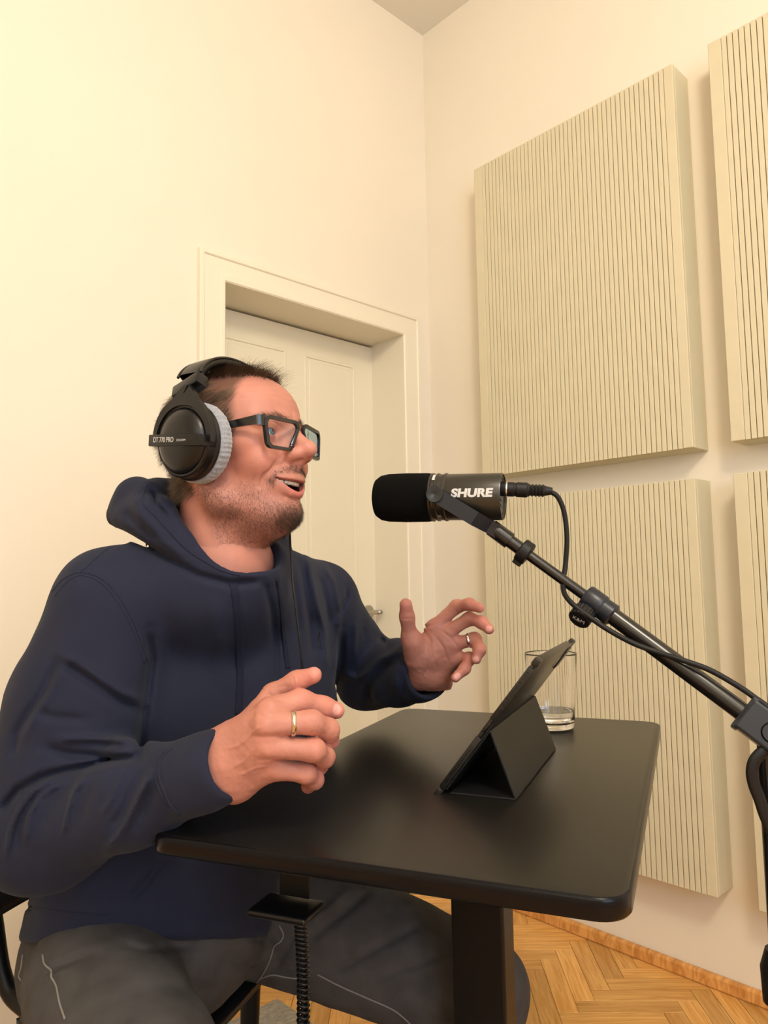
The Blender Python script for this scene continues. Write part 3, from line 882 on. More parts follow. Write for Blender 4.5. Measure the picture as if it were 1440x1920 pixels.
def headphones():
    g = empty('headphones', hw((0, 0, 150)), 'black over-ear studio headphones with pale grey velour ear pads worn by the man', 'headphones')
    for sg in (-1, 1):
        N = nrm(HY*sg-HX*.10-HZ*.05); up = HZ*1.0+HX*.17; up = nrm(up-np.dot(up, N)*N); fw = np.cross(up, N)*1.0
        if np.dot(fw, HX) < 0: fw = -fw
        O = hw((14 if sg < 0 else -8, sg*71, 4))
        M = frame_mat(O, fw/1000, up/1000, N/1000)
        if np.linalg.det(np.array(M.to_3x3())) < 0: pass
        # ear pad with crinkled velour
        n, m = 300, 16
        R0, W = 39.5, 10.5
        V = []; F = []
        for i in range(n):
            a = 2*PI*i/n
            for j in range(m):
                b = 2*PI*j/m
                wr = 1+.05*math.sin(a*47+2.5*math.sin(a*5)+1.0*math.sin(b))*(.45+.55*math.cos(b))+.02*math.sin(a*17+1)
                rr = R0+W*1.02*wr*math.copysign(abs(math.cos(b))**.75, math.cos(b)); w = 11+11.5*math.copysign(abs(math.sin(b))**.75, math.sin(b))
                V.append(M @ Vector((rr*math.cos(a), 1.02*rr*math.sin(a), w)))
                F.append((i*m+j, i*m+(j+1) % m, ((i+1) % n)*m+(j+1) % m, ((i+1) % n)*m+j))
        pad = local(new_mesh('ear_pad', V, np.array(F), M_VELOUR, g)); pad['label'] = 'pale grey crinkled velour ear pad'
        bm = bmesh.new()
        add_lathe(bm, [(30, 20), (46.5, 20), (48.5, 22), (48.5, 25), (46, 27), (45.5, 38), (43.5, 40), (41.5, 40), (41, 38.5), (40.5, 40.5), (37, 45), (30, 49), (20, 51.2), (9, 52), (0, 52.2)], M, 64)
        cup = local(bm_obj('ear_cup', bm, M_BLACKPLASTIC, g, True, 32))
        # rim crescent details on the cup side
        bm = bmesh.new()
        add_tube(bm, [M @ Vector((44.6*math.cos(t), 44.6*math.sin(t), 39.5)) for t in np.linspace(-.6, PI+.6, 40)], .0007, 6)
        local(bm_obj('cup_rim', bm, M_BLACKGLOSS, cup, True))
        # yoke: fork plate round the upper half of the cup, running up into the slider
        bm = bmesh.new()
        outer = []; inner = []
        K = 40
        for k in range(K+1):
            t = -0.02+(PI+.04)*k/K; c, s_ = math.cos(t), math.sin(t)
            ro = 52.5+3.5*max(0, s_)**2+ (14*max(0, (s_-.9)/.1)**1.6 if s_ > .9 else 0); ri = 44.5-2*max(0, s_)**3*0+1.5*(1-s_)
            outer.append((ro*c*(1.0 if s_ < .9 else 1-.25*(s_-.9)/.1), ro*s_)); inner.append((ri*c, ri*s_))
        lay = []
        for pts, w in ((outer, 43), (outer, 35), (inner, 35), (inner, 43)):
            lay.append([bm.verts.new(M @ Vector((u, v, w-6*max(0, (v-40)/40)+(0 if v > 10 else 0)))) for u, v in pts])
        for a, b in ((0, 1), (1, 2), (2, 3), (3, 0)):
            for k in range(K): bm.faces.new((lay[a][k], lay[a][k+1], lay[b][k+1], lay[b][k]))
        for k in (0, K): bm.faces.new((lay[0][k], lay[1][k], lay[2][k], lay[3][k]))
        yk = local(bm_obj('yoke', bm, M_BLACKPLASTIC, g, True, 35))
        # straight bar across the cup carrying the lettering
        bm = bmesh.new()
        add_box(bm, (-48, -7.2, 45), (42, 7.2, 52.5), M, .9)
        vs = add_box(bm, (40, -7, 26), (46, 7, 52), M, .8)
        add_box(bm, (-48, -7, 26), (-43, 7, 51), M, .8)
        bar = local(bm_obj('cross_bar', bm, M_BLACKPLASTIC, g, True, 35))
        if sg < 0:
            T = frame_mat(M @ Vector((-20, 0.2, 52.55)), fw, up, N)
            text_obj('lettering', 'DT 770 PRO', .0090, T, M_WHITEPRINT, bar, .00008, squash=.78, bold=.00008)
            T = frame_mat(M @ Vector((12, -.3, 52.55)), fw, up, N)
            text_obj('lettering', '250 OHM', .0040, T, M_WHITEPRINT, bar, .00008, squash=1.0)
        # slider stem, clamp block
        bm = bmesh.new()
        A = np.array(M @ Vector((0, 62, 38)))
        B = hw((11, sg*93, 74))
        Mb = axis_mat(A, B, tuple(HX)); Lb = np.linalg.norm(B-A)
        add_box(bm, (-.004, -.009, 0), (.003, .009, Lb), frame_mat(A, nrm(N), nrm(np.cross(nrm(B-A), N)), nrm(B-A)), .001)
        local(bm_obj('slider', bm, M_BLACKPLASTIC, g, True, 35))
        dirn = nrm(hw((8, sg*86, 92))-hw((11, sg*93, 74)))
        nx = nrm(N-np.dot(N, dirn)*dirn); fy = np.cross(dirn, nx)
        bm = bmesh.new()
        add_box(bm, (-.010, -.0245, -.008), (.0075, .0245, .0085), frame_mat(hw((10, sg*96, 75)), nx, fy, dirn), .0015)
        local(bm_obj('slider_clamp', bm, M_BLACKPLASTIC, g, True, 35))
    # padded headband: arch over the crown
    bm = bmesh.new()
    ring = []
    K = 48
    secs = []
    for k in range(K+1):
        t = PI*(.165+.67*k/K)
        y = -97*math.cos(t); z = 46+83*math.sin(t)**.85; x = 12-16*math.sin(t)
        t2 = t+.01; tg = nrm(np.array([9*math.cos(t), 97*math.sin(t), 80*math.cos(t)]))
        nn = nrm(np.array([0, -math.cos(t)*1.0, math.sin(t)])); nn = nrm(nn-np.dot(nn, tg)*tg); sd = np.cross(tg, nn)
        wr = 1+.02*math.sin(k*2.7)
        for j in range(20):
            a = 2*PI*j/20
            ca, sa = math.cos(a), math.sin(a)
            q = np.array([x, y, z])+sd*21*math.copysign(abs(ca)**.45, ca)*wr*(1-.12*abs(k/K-.5)*2)+nn*(6.8*math.copysign(abs(sa)**.6, sa))
            secs.append(hw(q))
    F = []
    for k in range(K):
        for j in range(20): F.append((k*20+j, k*20+(j+1) % 20, (k+1)*20+(j+1) % 20, (k+1)*20+j))
    hb = local(new_mesh('headband', secs, np.array(F), M_LEATHER, g))
    bm.free()
    for sd_ in (-1, 1):
        bm = bmesh.new(); pts = []
        for k in range(K+1):
            t = PI*(.165+.67*k/K)
            y = -97*math.cos(t); z = 46+83*math.sin(t)**.85; x = 12-16*math.sin(t)
            nn = np.array([0, -math.cos(t), math.sin(t)])
            pts.append(hw(np.array([x, y, z])+np.array([sd_*19.3, 0, 0])+nn*4.6))
        add_tube(bm, pts, .0019, 8)
        local(bm_obj('piping', bm, M_LEATHER, hb, True))
    return g
# ---------------------------------------------------------------- the man: skeleton (metres, world)
RS = at(208, 1132, .97); RE = at(92, 1538, .90); RW = at(425, 1432, .785)
LS = at(592, 1128, 1.24); LE = at(690, 1262, 1.37); LW = at(800, 1262, 1.17)
PELV = 0.5*(at(160, 1800, .98)+at(486, 1660, 1.22))
RH = at(186, 1838, .95); LH = at(468, 1680, 1.24)
RK = at(350, 2200, .66); LK = at(890, 1856, 1.17)
RA = np.array([RK[0]+.02, RK[1]+.04, .09]); LA = np.array([LK[0], LK[1]+.03, .09])
TX, TY, TZ = body_frame(36, 0, 0)
BR_ = np.stack(body_frame(20, 0, 0))
def to_b(p): return (p-PELV.astype(f32))@BR_.T.astype(f32)
TR = np.stack([TX, TY, TZ])
def tw(p): return PELV+np.asarray(p, float)@TR
def to_t(p): return (p-PELV.astype(f32))@TR.T.astype(f32)

def P3(l): return [at(*q) for q in l]
HANDS = {
 'right': dict(
  palm=[(at(424, 1400, .795), at(508, 1332, .772), 19, 12), (at(430, 1430, .79), at(501, 1360, .758), 20, 13), (at(436, 1450, .788), at(504, 1400, .762), 20, 13),
        (at(442, 1466, .792), at(514, 1438, .776), 17, 12), (at(440, 1420, .80), at(490, 1340, .80), 17, 15), (at(452, 1400, .80), at(500, 1380, .785), 20, 18)],
  wrist=[(RE*.35+RW*.65, RW, 27, 24), (at(405, 1408, .80), at(432, 1398, .795), 20, 19), (at(408, 1458, .79), at(440, 1462, .79), 20, 19)],
  fingers=dict(
   index=(P3([(508, 1330, .770), (563, 1314, .788), (606, 1325, .803), (630, 1332, .812)]), [12.5, 11.9, 10.6, 9.4]),
   middle=(P3([(500, 1358, .757), (584, 1354, .768), (616, 1368, .787), (621, 1389, .80)]), [12.8, 11.7, 10.8, 9.0]),
   ring=(P3([(503, 1400, .760), (588, 1406, .766), (608, 1419, .787), (600, 1438, .803)]), [12.5, 11.4, 10.4, 8.6]),
   little=(P3([(514, 1440, .775), (574, 1450, .777), (590, 1462, .795), (578, 1474, .81)]), [11.2, 9.8, 9.0, 7.8])),
  thumb=(P3([(462, 1378, .812), (512, 1303, .812), (556, 1277, .806), (588, 1266, .80)]), [15, 12.0, 10.4, 8.8]), back=-1),
 'left': dict(
  palm=[(at(790, 1245, 1.165), at(814, 1178, 1.15), 18, 12), (at(800, 1250, 1.165), at(838, 1190, 1.145), 19, 12), (at(812, 1256, 1.165), at(848, 1212, 1.145), 18, 12),
        (at(822, 1258, 1.165), at(848, 1238, 1.15), 16, 13), (at(782, 1232, 1.15), at(776, 1205, 1.135), 17, 15), (at(806, 1225, 1.15), at(826, 1205, 1.15), 21, 17)],
  wrist=[(LE*.3+LW*.7, at(806, 1262, 1.17), 27, 25), (at(785, 1268, 1.18), at(790, 1248, 1.17), 20, 19), (at(825, 1280, 1.18), at(822, 1262, 1.17), 19, 17)],
  fingers=dict(
   index=(P3([(815, 1176, 1.15), (856, 1137, 1.142), (880, 1133, 1.122), (899, 1140, 1.108)]), [11, 9.8, 8.6, 7.2]),
   middle=(P3([(838, 1186, 1.143), (880, 1160, 1.132), (903, 1167, 1.112), (917, 1180, 1.10)]), [11, 9.6, 8.6, 7.6]),
   ring=(P3([(849, 1208, 1.142), (890, 1198, 1.13), (899, 1218, 1.11), (893, 1236, 1.105)]), [11, 9.6, 8.8, 7.4]),
   little=(P3([(849, 1234, 1.148), (882, 1234, 1.13), (871, 1254, 1.112), (854, 1271, 1.105)]), [10, 8.6, 8.0, 6.8])),
  thumb=(P3([(782, 1232, 1.15), (768, 1192, 1.132), (763, 1157, 1.12), (761, 1134, 1.112)]), [16, 11.5, 10.8, 9.6]), back=1)}
def hand_sdf(p, H, mm=1000.0):
    q = p
    palm = None
    for a, b, r0, r1 in H['palm']+H['wrist']:
        e = s_cap(q, a, b, r0/mm, r1/mm); palm = e if palm is None else smin(palm, e, .016)
    back = H['back']
    # tendons and knuckles on the back of the hand
    for nm, (J, R_) in H['fingers'].items():
        w = H['palm'][1][0]
        off = nrm(CD)*back*.012
        palm = palm-.0011*gz(seg_d(q, w+off+(J[0]-w)*.25, J[0]+off*.9), .0035)
    d = palm
    for nm, (J, R_) in list(H['fingers'].items())+[('thumb', H['thumb'])]:
        f = None
        for k in range(3):
            e = s_cap(q, J[k], J[k+1], R_[k]/mm, R_[k+1]/mm); f = e if f is None else smin(f, e, .007)
        for k in (1, 2):
            ax = nrm(J[k+1]-J[k-1]); s_ = (q-J[k].astype(f32))@ax.astype(f32)
            dd = np.linalg.norm(q-J[k].astype(f32), axis=1)
            near = np.exp(-(dd/.016)**4)
            for o_ in (-.0028, 0, .003): f = f+.00042*gz(s_-o_, .0008)*near
        d = smin(d, smin(palm, f, .0095 if nm != 'thumb' else .014), .0016)
    d = apply_folds(d, p, HFOLDS[H['back']])
    return d+.0003*vnoise(p*170)+.00015*vnoise(p*420)
def body_rest_sdf(p):
    t = to_t(p)
    t2 = to_b(p); d = s_ell(t2, (-.02, 0, -.02), (.09, .13, .08))
    d = smin(d, s_ell(t2, (-.02, 0, .16), (.09, .13, .17)), .05)
    d = smin(d, s_ell(t, (.02, 0, .36), (.12, .17, .15)), .05)
    nb = hw((-25, 0, -150))
    for S in (RS, LS):
        d = smin(d, s_cap(p, nb, S, .05, .045), .05)
    d = smin(d, s_cap(p, hw((-25, 0, -120)), tw((0, 0, .40)), .05, .07), .03)
    for a, b, c in ((RS, RE, RW), (LS, LE, LW)):
        d = smin(d, s_cap(p, a, b, .045, .036), .02); d = smin(d, s_cap(p, b, c, .036, .024), .01)
    for a, b, c in ((RH, RK, RA), (LH, LK, LA)):
        d = smin(d, s_cap(p, a, b, .062, .05), .03); d = smin(d, s_cap(p, b, c, .048, .035), .02)
    return d
def hand_colour(P, H):
    c = np.tile(np.array(SKIN), (len(P), 1))
    def mix(c, col, w): return c*(1-w[:, None])+np.array(col)*w[:, None]
    for nm, (J, R_) in list(H['fingers'].items())+[('thumb', H['thumb'])]:
        tip = J[3]+(J[3]-J[2])*.2
        c = mix(c, srgb(214, 136, 124), .55*gz(np.linalg.norm(P-tip, axis=1), .022))
        for k in (0, 1, 2):
            c = mix(c, srgb(200, 126, 108), .30*gz(np.linalg.norm(P-J[k], axis=1), .014))
    for x, y, dd, r in NAILS[H['back']]:
        c = mix(c, srgb(236, 176, 168), .75*gz(np.maximum(np.linalg.norm(P-at(x, y, dd), axis=1)-r, 0), .0012))
    return c
NAILS = {-1: [(631, 1330, .802, .0048)], 1: [(858, 1268, 1.098, .0045), (892, 1236, 1.098, .004), (917, 1178, 1.092, .004)]}
HFOLDS = {-1: [([(425, 1404), (449, 1398), (468, 1380), (482, 1366), (495, 1362)], 3.2, -1.0, .6, .9), ([(436, 1440), (460, 1425), (478, 1400)], 3.0, -.8, .6, .9), ([(450, 1455), (480, 1440), (500, 1436)], 3.2, -.7, .6, .9),
    ([(478, 1342), (505, 1344), (530, 1345)], 5, 1.0, .6, .9), ([(470, 1382), (500, 1380), (532, 1380)], 5, 1.3, .6, .9), ([(476, 1424), (505, 1423), (536, 1425)], 5, 1.3, .6, .9), ([(500, 1300), (520, 1312), (545, 1318)], 4, 1.0, .6, .9),
    ([(520, 1290), (540, 1284)], 2, .5, .6, .9), ([(548, 1268), (552, 1284)], 1.6, .6, .6, .9), ([(556, 1266), (560, 1284)], 1.6, .5, .6, .9)],
  1: [([(816, 1192), (830, 1212), (842, 1246)], 3, 1.4, 1.0, 1.3), ([(792, 1180), (806, 1200), (808, 1232), (800, 1262)], 3.5, 1.5, 1.0, 1.3), ([(826, 1182), (846, 1196), (858, 1214)], 2.6, 1.1, 1.0, 1.3), ([(783, 1166), (797, 1171), (812, 1164)], 2.5, -1.6, 1.0, 1.3),
    ([(784, 1174), (798, 1181), (810, 1176)], 2.2, -1.2, 1.0, 1.3), ([(785, 1170), (800, 1176), (812, 1170)], 1.6, 1.2, 1.0, 1.3), ([(756, 1160), (770, 1160)], 1.6, .6, 1.0, 1.3), ([(814, 1235), (822, 1262)], 2.5, .9, 1.0, 1.3)]}
def build_person():
    P1, F1 = nets(head_sdf, (-120, -100, -200), (140, 100, 135), 1.5)
    c1 = skin_colour(P1, SKIN)
    Ps = [hw(P1)]; Fs = [F1]; Cs = [c1]; n = len(P1)
    for nm in ('right', 'left'):
        H = HANDS[nm]
        allp = np.array([a for x in H['palm'] for a in x[:2]]+[j for J, _ in H['fingers'].values() for j in J]+H['thumb'][0]+[H['wrist'][0][0]])
        lo = allp.min(0)-.02; hi = allp.max(0)+.02
        P, F = nets(lambda p, H=H: hand_sdf(p, H), lo, hi, .0014)
        Ps.append(P); Fs.append(F+n); n += len(P); Cs.append(hand_colour(P, H))
    lo = np.minimum.reduce([RS, RE, RK, RA, LA, PELV, LK, LS])-.14; hi = np.maximum.reduce([RS, LS, LE, RK, LK, LA, PELV, hw((0, 0, -100))])+.14
    P, F = nets(body_rest_sdf, lo, hi, .010, newton=1)
    Ps.append(P); Fs.append(F+n); Cs.append(np.tile(np.array(SKIN), (len(P), 1)))
    V = np.concatenate(Ps); base = np.array([PELV[0], PELV[1], .45])
    o = new_mesh('person', V-base, np.concatenate(Fs), M_SKIN)
    set_cols(o, np.concatenate(Cs)); o.location = base
    tag(o, 'man with headphones and glasses in a dark navy hoodie seated at the black desk', 'person')
    make_hair(P1, F1, o); eye_parts(o); teeth_part(o)
    return o
# ---------------------------------------------------------------- clothing
def cam_uv(p):
    q = p-EYE.astype(f32); z = q@CD.astype(f32)
    return 720+F_PX*(q@CR.astype(f32))/z, 960-F_PX*(q@CU.astype(f32))/z, z
def pl2(u, v, pts):
    best = None
    for (x0, y0), (x1, y1) in zip(pts[:-1], pts[1:]):
        dx, dy = x1-x0, y1-y0; t = np.clip(((u-x0)*dx+(v-y0)*dy)/(dx*dx+dy*dy), 0, 1)
        e = np.sqrt((u-x0-t*dx)**2+(v-y0-t*dy)**2)
        best = e if best is None else np.minimum(best, e)
    return best
# creases sculpted into the cloth: (polyline in photo measure, half width, depth in mm (minus = ridge), nearest, farthest)
FOLDS = [
 ([(322, 925), (345, 978), (385, 1020), (430, 1048), (470, 1058)], 4, 5, .85, 1.1),
 ([(214, 990), (245, 1004), (300, 1040), (370, 1078), (430, 1094), (490, 1090)], 7, 6, .85, 1.15),
 ([(252, 925), (262, 960), (300, 1010), (350, 1048)], 9, -3, .85, 1.15),
 ([(228, 950), (262, 990), (310, 1020)], 10, 4, .85, 1.15),
 ([(284, 915), (292, 945), (318, 975)], 5, 6, .85, 1.1),
 ([(110, 1228), (139, 1238), (181, 1266), (226, 1296), (268, 1316)], 9, -5, .75, 1.05),
 ([(113, 1246), (139, 1256), (181, 1286), (226, 1316), (262, 1334)], 9, 5, .75, 1.05),
 ([(106, 1240), (81, 1296), (50, 1344), (32, 1376), (24, 1425)], 9, 5, .75, 1.05),
 ([(120, 1250), (96, 1300), (66, 1344), (50, 1380)], 8, -3, .75, 1.05),
 ([(110, 1386), (161, 1384), (215, 1386), (250, 1392)], 7, -5, .75, 1.05),
 ([(81, 1400), (129, 1415), (178, 1418), (225, 1420)], 9, 5, .75, 1.05),
 ([(60, 1330), (100, 1345), (170, 1350)], 9, 3, .75, 1.05),
 ([(0, 1525), (35, 1480), (80, 1456), (150, 1440), (215, 1424), (262, 1420)], 8, 9, .70, 1.05),
 ([(13, 1604), (19, 1560), (35, 1521), (64, 1483), (105, 1457), (144, 1448)], 6, -4, .7, 1.0),
 ([(30, 1590), (36, 1545), (54, 1508), (82, 1480)], 8, 4, .7, 1.0),
 ([(51, 1579), (54, 1534), (73, 1496), (99, 1477), (120, 1470)], 5, -4, .7, 1.0),
 ([(75, 1560), (90, 1516), (115, 1484)], 9, 3, .7, 1.0),
 ([(118, 1566), (128, 1521), (140, 1483), (160, 1457)], 5, -3.5, .7, 1.0),
 ([(145, 1550), (160, 1505), (178, 1465)], 9, 2.5, .7, 1.0),
 ([(190, 1530), (211, 1496), (224, 1464), (243, 1438)], 5, -2.5, .7, 1.0),
 ([(283, 1450), (262, 1493), (243, 1534), (224, 1566), (200, 1592)], 6, -6, .7, 1.0),
 ([(268, 1440), (246, 1485), (228, 1526), (206, 1556)], 8, 3.5, .7, 1.0),
 ([(290, 1470), (275, 1505), (258, 1545)], 9, 5, .7, 1.0),
 ([(280, 1180), (284, 1240), (276, 1300), (266, 1380), (262, 1440)], 9, 6, .80, 1.15),
 ([(300, 1150), (330, 1230), (345, 1330)], 26, 4, .80, 1.15),
 ([(577, 1043), (583, 1077), (593, 1127), (608, 1180), (612, 1250)], 6, -4, .85, 1.3),
 ([(566, 1060), (572, 1110), (582, 1170), (588, 1240)], 7, 4, .85, 1.3),
 ([(608, 1060), (627, 1093), (637, 1147), (634, 1193), (627, 1260)], 5, -3, .85, 1.35),
 ([(598, 1075), (610, 1120), (620, 1180)], 7, 4, .85, 1.3),
 ([(496, 1090), (510, 1147), (517, 1210), (520, 1290)], 7, 4, .8, 1.2),
 ([(548, 1075), (556, 1130), (560, 1200)], 8, 3, .85, 1.2),
 ([(400, 1110), (410, 1200), (405, 1300)], 16, -3, .8, 1.2),
 ([(632, 1160), (650, 1120), (652, 1100)], 5, 6, 1.0, 1.5),
 ([(640, 1180), (640, 1240), (630, 1300)], 8, 8, 1.0, 1.5),
 ([(668, 1160), (666, 1200), (664, 1240)], 6, -4, 1.0, 1.5),
 ([(684, 1170), (682, 1205)], 5, 3, 1.0, 1.5),
 ([(750, 1218), (713, 1237), (690, 1262), (670, 1275), (645, 1262)], 7, -6, 1.0, 1.5),
 ([(742, 1236), (712, 1258), (694, 1286), (690, 1320)], 8, 7, 1.0, 1.5),
 ([(705, 1190), (722, 1206), (730, 1222)], 6, 5, 1.0, 1.5),
 ([(755, 1240), (742, 1262), (738, 1300)], 6, -4, 1.0, 1.4),
 ([(770, 1250), (758, 1275), (757, 1310)], 5, 3, 1.0, 1.4),
 ([(46, 1668), (75, 1672), (110, 1676), (160, 1690)], 5, 8, .98, 1.3),
 ([(52, 1702), (100, 1706), (180, 1716)], 4, 6, .98, 1.3),
 ([(300, 1620), (270, 1660), (240, 1690)], 8, 5, .8, 1.2),
]
SC_F = .001
def apply_folds(d, p, folds):
    u, v, z = cam_uv(p)
    for pts, w, a, z0, z1 in folds:
        xs = [q[0] for q in pts]; ys = [q[1] for q in pts]
        m = (u > min(xs)-3*w) & (u < max(xs)+3*w) & (v > min(ys)-3*w) & (v < max(ys)+3*w) & (z > z0) & (z < z1)
        if not m.any(): continue
        e = pl2(u[m], v[m], pts)
        fade = np.ones(m.sum(), f32)
        for q in (pts[0], pts[-1]):
            fade *= 1-.75*gz(np.sqrt((u[m]-q[0])**2+(v[m]-q[1])**2), w*1.8)
        d[m] += a*SC_F*gz(e, w)*fade
    return d
HOOD = [(at(487, 1078, .955), .014), (at(430, 1072, .945), .017), (at(366, 1040, .945), .024), (at(300, 984, .965), .038), (at(258, 962, 1.03), .036),
        (at(300, 948, 1.10), .042), (at(400, 940, 1.16), .035), (at(492, 985, 1.16), .028), (at(524, 1022, 1.10), .016), (at(516, 1052, 1.02), .013), (at(487, 1078, .958), .014)]
def hood_path():
    n = len(HOOD)-1; P = [h[0] for h in HOOD[:-1]]; R = [h[1] for h in HOOD[:-1]]
    out = []; rr = []
    for i in range(n):
        p0, p1, p2, p3 = P[i-1], P[i], P[(i+1) % n], P[(i+2) % n]
        for k in range(5):
            t = k/5
            out.append(.5*((2*p1)+(-p0+p2)*t+(2*p0-5*p1+4*p2-p3)*t*t+(-p0+3*p1-3*p2+p3)*t**3)); rr.append(R[i]*(1-t)+R[(i+1) % n]*t)
    return out+[out[0]], rr+[rr[0]]
HP, HRR = hood_path()
def hoodie_sdf(p):
    t = to_t(p); b_ = to_b(p); x, y, z = b_.T
    d = s_ell(b_, (-.025, -.005, .10), (.160, .20, .17))
    d = smin(d, s_ell(b_, (-.046, -.005, -.01), (.168, .20, .12)), .06)
    d = smin(d, s_ell(t, (.055, .035, .34), (.145, .205, .21)), .07)
    nb = hw((-30, 0, -165))
    for S, r in ((RS, .062), (LS, .060)):
        d = smin(d, s_cap(p, nb, S, .075, r), .05)
    # hood bunched round the neck
    hd = None
    for i in range(0, len(HP)-1):
        e = s_cap(p, HP[i], HP[i+1], HRR[i], HRR[i+1]); hd = e if hd is None else np.minimum(hd, e)
    hd = smin(hd, s_cap(p, at(250, 935, 1.02), at(222, 968, 1.03), .022, .014), .02)
    hd = smin(hd, s_cap(p, at(285, 925, 1.0), at(262, 925, 1.02), .018, .020), .02)
    q = hw((-20, 0, -150))
    # opening for the neck
    neck = smin(s_cap(p, hw((-14, 0, -60)), hw((-30, 0, -150)), .0655, .066), s_cap(p, hw((5, 0, -80)), at(450, 1022, .975), .062, .055), .02)
    # right arm
    a = None
    for A, B, r0, r1 in ((RS, RE*.5+RS*.5, .072, .084), (RE*.5+RS*.5, RE, .084, .077), (RE, RE*.5+RW*.5, .072, .056), (RE*.5+RW*.5, RE*.12+RW*.88, .055, .037), (RE*.12+RW*.88, RE*.02+RW*.98, .036, .0365)):
        e = s_cap(p, A, B, r0, r1); a = e if a is None else smin(a, e, .025)
    a = smin(a, s_cap(p, at(60, 1440, .92), at(70, 1560, .90), .055, .062), .03)
    l = None
    for A, B, r0, r1 in ((LS, LE, .066, .062), (LE, LE*.45+LW*.55, .066, .054), (LE*.45+LW*.55, LE*.15+LW*.85, .052, .046), (LE*.15+LW*.85, LW*1.06-LE*.06, .043, .040)):
        e = s_cap(p, A, B, r0, r1); l = e if l is None else smin(l, e, .02)
    d = smin(d, a, .035); d = smin(d, l, .03)
    # ribbed hem pulled in above the hips
    dep = (p-EYE.astype(f32))@CD.astype(f32)
    d = smax(d, np.maximum(f32(1.066)-.482*dep, .50)-p[:, 2], .012)
    d = smin(d, hd, .010)
    d = apply_folds(d, p, [(f[0], f[1], f[2]*1.4, f[3], f[4]) for f in FOLDS])
    d = d+.0030*vnoise(p*13+3)*smooth(.0, .2, z+.05)+.0012*vnoise(p*34)
    # ribbing on hem and cuffs
    # neck and wrist openings
    d = smax(d, -neck, .011)
    for W, E_, r in ((RW, RE, .031), (LW, LE, .034)):
        ax = nrm(W-E_); s_ = (p-W.astype(f32))@ax.astype(f32)
        rad = np.linalg.norm((p-W.astype(f32))-s_[:, None]*ax.astype(f32), axis=1)
        near = np.linalg.norm(p-W.astype(f32), axis=1) < .11
        d = np.where(near, smax(d, s_-.008, .007), d)
        d = np.where(near, smax(d, -np.maximum(rad-r, -(s_+.045)), .007), d)
    return d
JFOLDS = [
 ([(322, 925), (345, 978), (385, 1020), (430, 1048), (470, 1058)], 4, 5, .85, 1.1),
 ([(214, 990), (245, 1004), (300, 1040), (370, 1078), (430, 1094), (490, 1090)], 7, 6, .85, 1.15),
 ([(252, 925), (262, 960), (300, 1010), (350, 1048)], 9, -3, .85, 1.15),
 ([(228, 950), (262, 990), (310, 1020)], 10, 4, .85, 1.15),
 ([(284, 915), (292, 945), (318, 975)], 5, 6, .85, 1.1),([(225, 1770), (270, 1782), (330, 1775), (380, 1770)], 8, 4, .6, 1.1), ([(100, 1815), (140, 1800), (180, 1785)], 8, 6, .6, 1.1), ([(70, 1840), (110, 1822), (130, 1812)], 6, -4, .6, 1.1),
  ([(700, 1665), (660, 1700), (600, 1745), (575, 1770)], 9, 6, .9, 1.4), ([(660, 1660), (620, 1700), (580, 1730)], 7, -5, .9, 1.4), ([(790, 1735), (720, 1770), (640, 1815), (610, 1820)], 8, 5, .9, 1.4),
  ([(560, 1740), (530, 1790), (510, 1830)], 7, 5, .8, 1.3), ([(830, 1790), (760, 1815), (700, 1835)], 9, 4, .9, 1.4), ([(400, 1790), (450, 1800), (490, 1830)], 12, 5, .6, 1.2), ([(450, 1750), (500, 1765), (520, 1790)], 9, 5, .7, 1.3), ([(250, 1860), (330, 1850), (420, 1860)], 14, 3, .5, 1.1)]
def jeans_sdf(p):
    t = to_b(p)
    d = s_ell(t, (-.058, -.005, -.03), (.165, .190, .125))
    d = smin(d, s_ell(t, (.022, -.01, .0), (.105, .150, .095)), .03)
    for a, b, c, r0, r1 in ((RH, RK, RA, .092, .078), (LH, LK, LA, .114, .082)):
        d = smin(d, s_cap(p, a, b, r0, r1), .03)
    sh = None
    for a, b, c in ((RH, RK, RA), (LH, LK, LA)):
        e = smax(s_cap(p, b, c, .074, .062), A3(0, 0, .10)[2]-p[:, 2], .005); sh = e if sh is None else np.minimum(sh, e)
    d = smin(d, sh, .03)
    d = apply_folds(d, p, JFOLDS)
    return d+.0025*vnoise(p*16+9)+.001*vnoise(p*45)

from mathutils.bvhtree import BVHTree
def bvh_of(o):
    me = o.data; M = o.matrix_world
    bpy.context.view_layer.update()
    M = o.matrix_world
    return BVHTree.FromPolygons([M @ v.co for v in me.vertices], [tuple(p.vertices) for p in me.polygons])
def hit(bvh, x, y, off=0.0):
    d = Vector(nrm(at(x, y, 1)-EYE)); loc, nr, i, t = bvh.ray_cast(Vector(EYE), d)
    if loc is None: return None, None
    return np.array(loc)+off*np.array(nr), np.array(nr)
def on_surface(bvh, pts, off=0.0, n=6):
    c = catmull([(a, b, 0) for a, b in pts], n); out = []; nn = []
    for q in c:
        l, m = hit(bvh, q[0], q[1], off)
        if l is not None: out.append(l); nn.append(m)
    # reject depth jumps
    ok = [0]
    for i in range(1, len(out)):
        if np.linalg.norm(out[i]-out[ok[-1]]) < .05: ok.append(i)
    return [out[i] for i in ok], [nn[i] for i in ok]
def seam(name, bvh, pts, r, mt, parent, off=0.0, label=None):
    P, Nn = on_surface(bvh, pts, off)
    if len(P) < 3: return None
    bm = bmesh.new(); add_tube(bm, P, r, 6)
    o = local(bm_obj(name, bm, mt, parent, True))
    if label: o['label'] = label
    return o
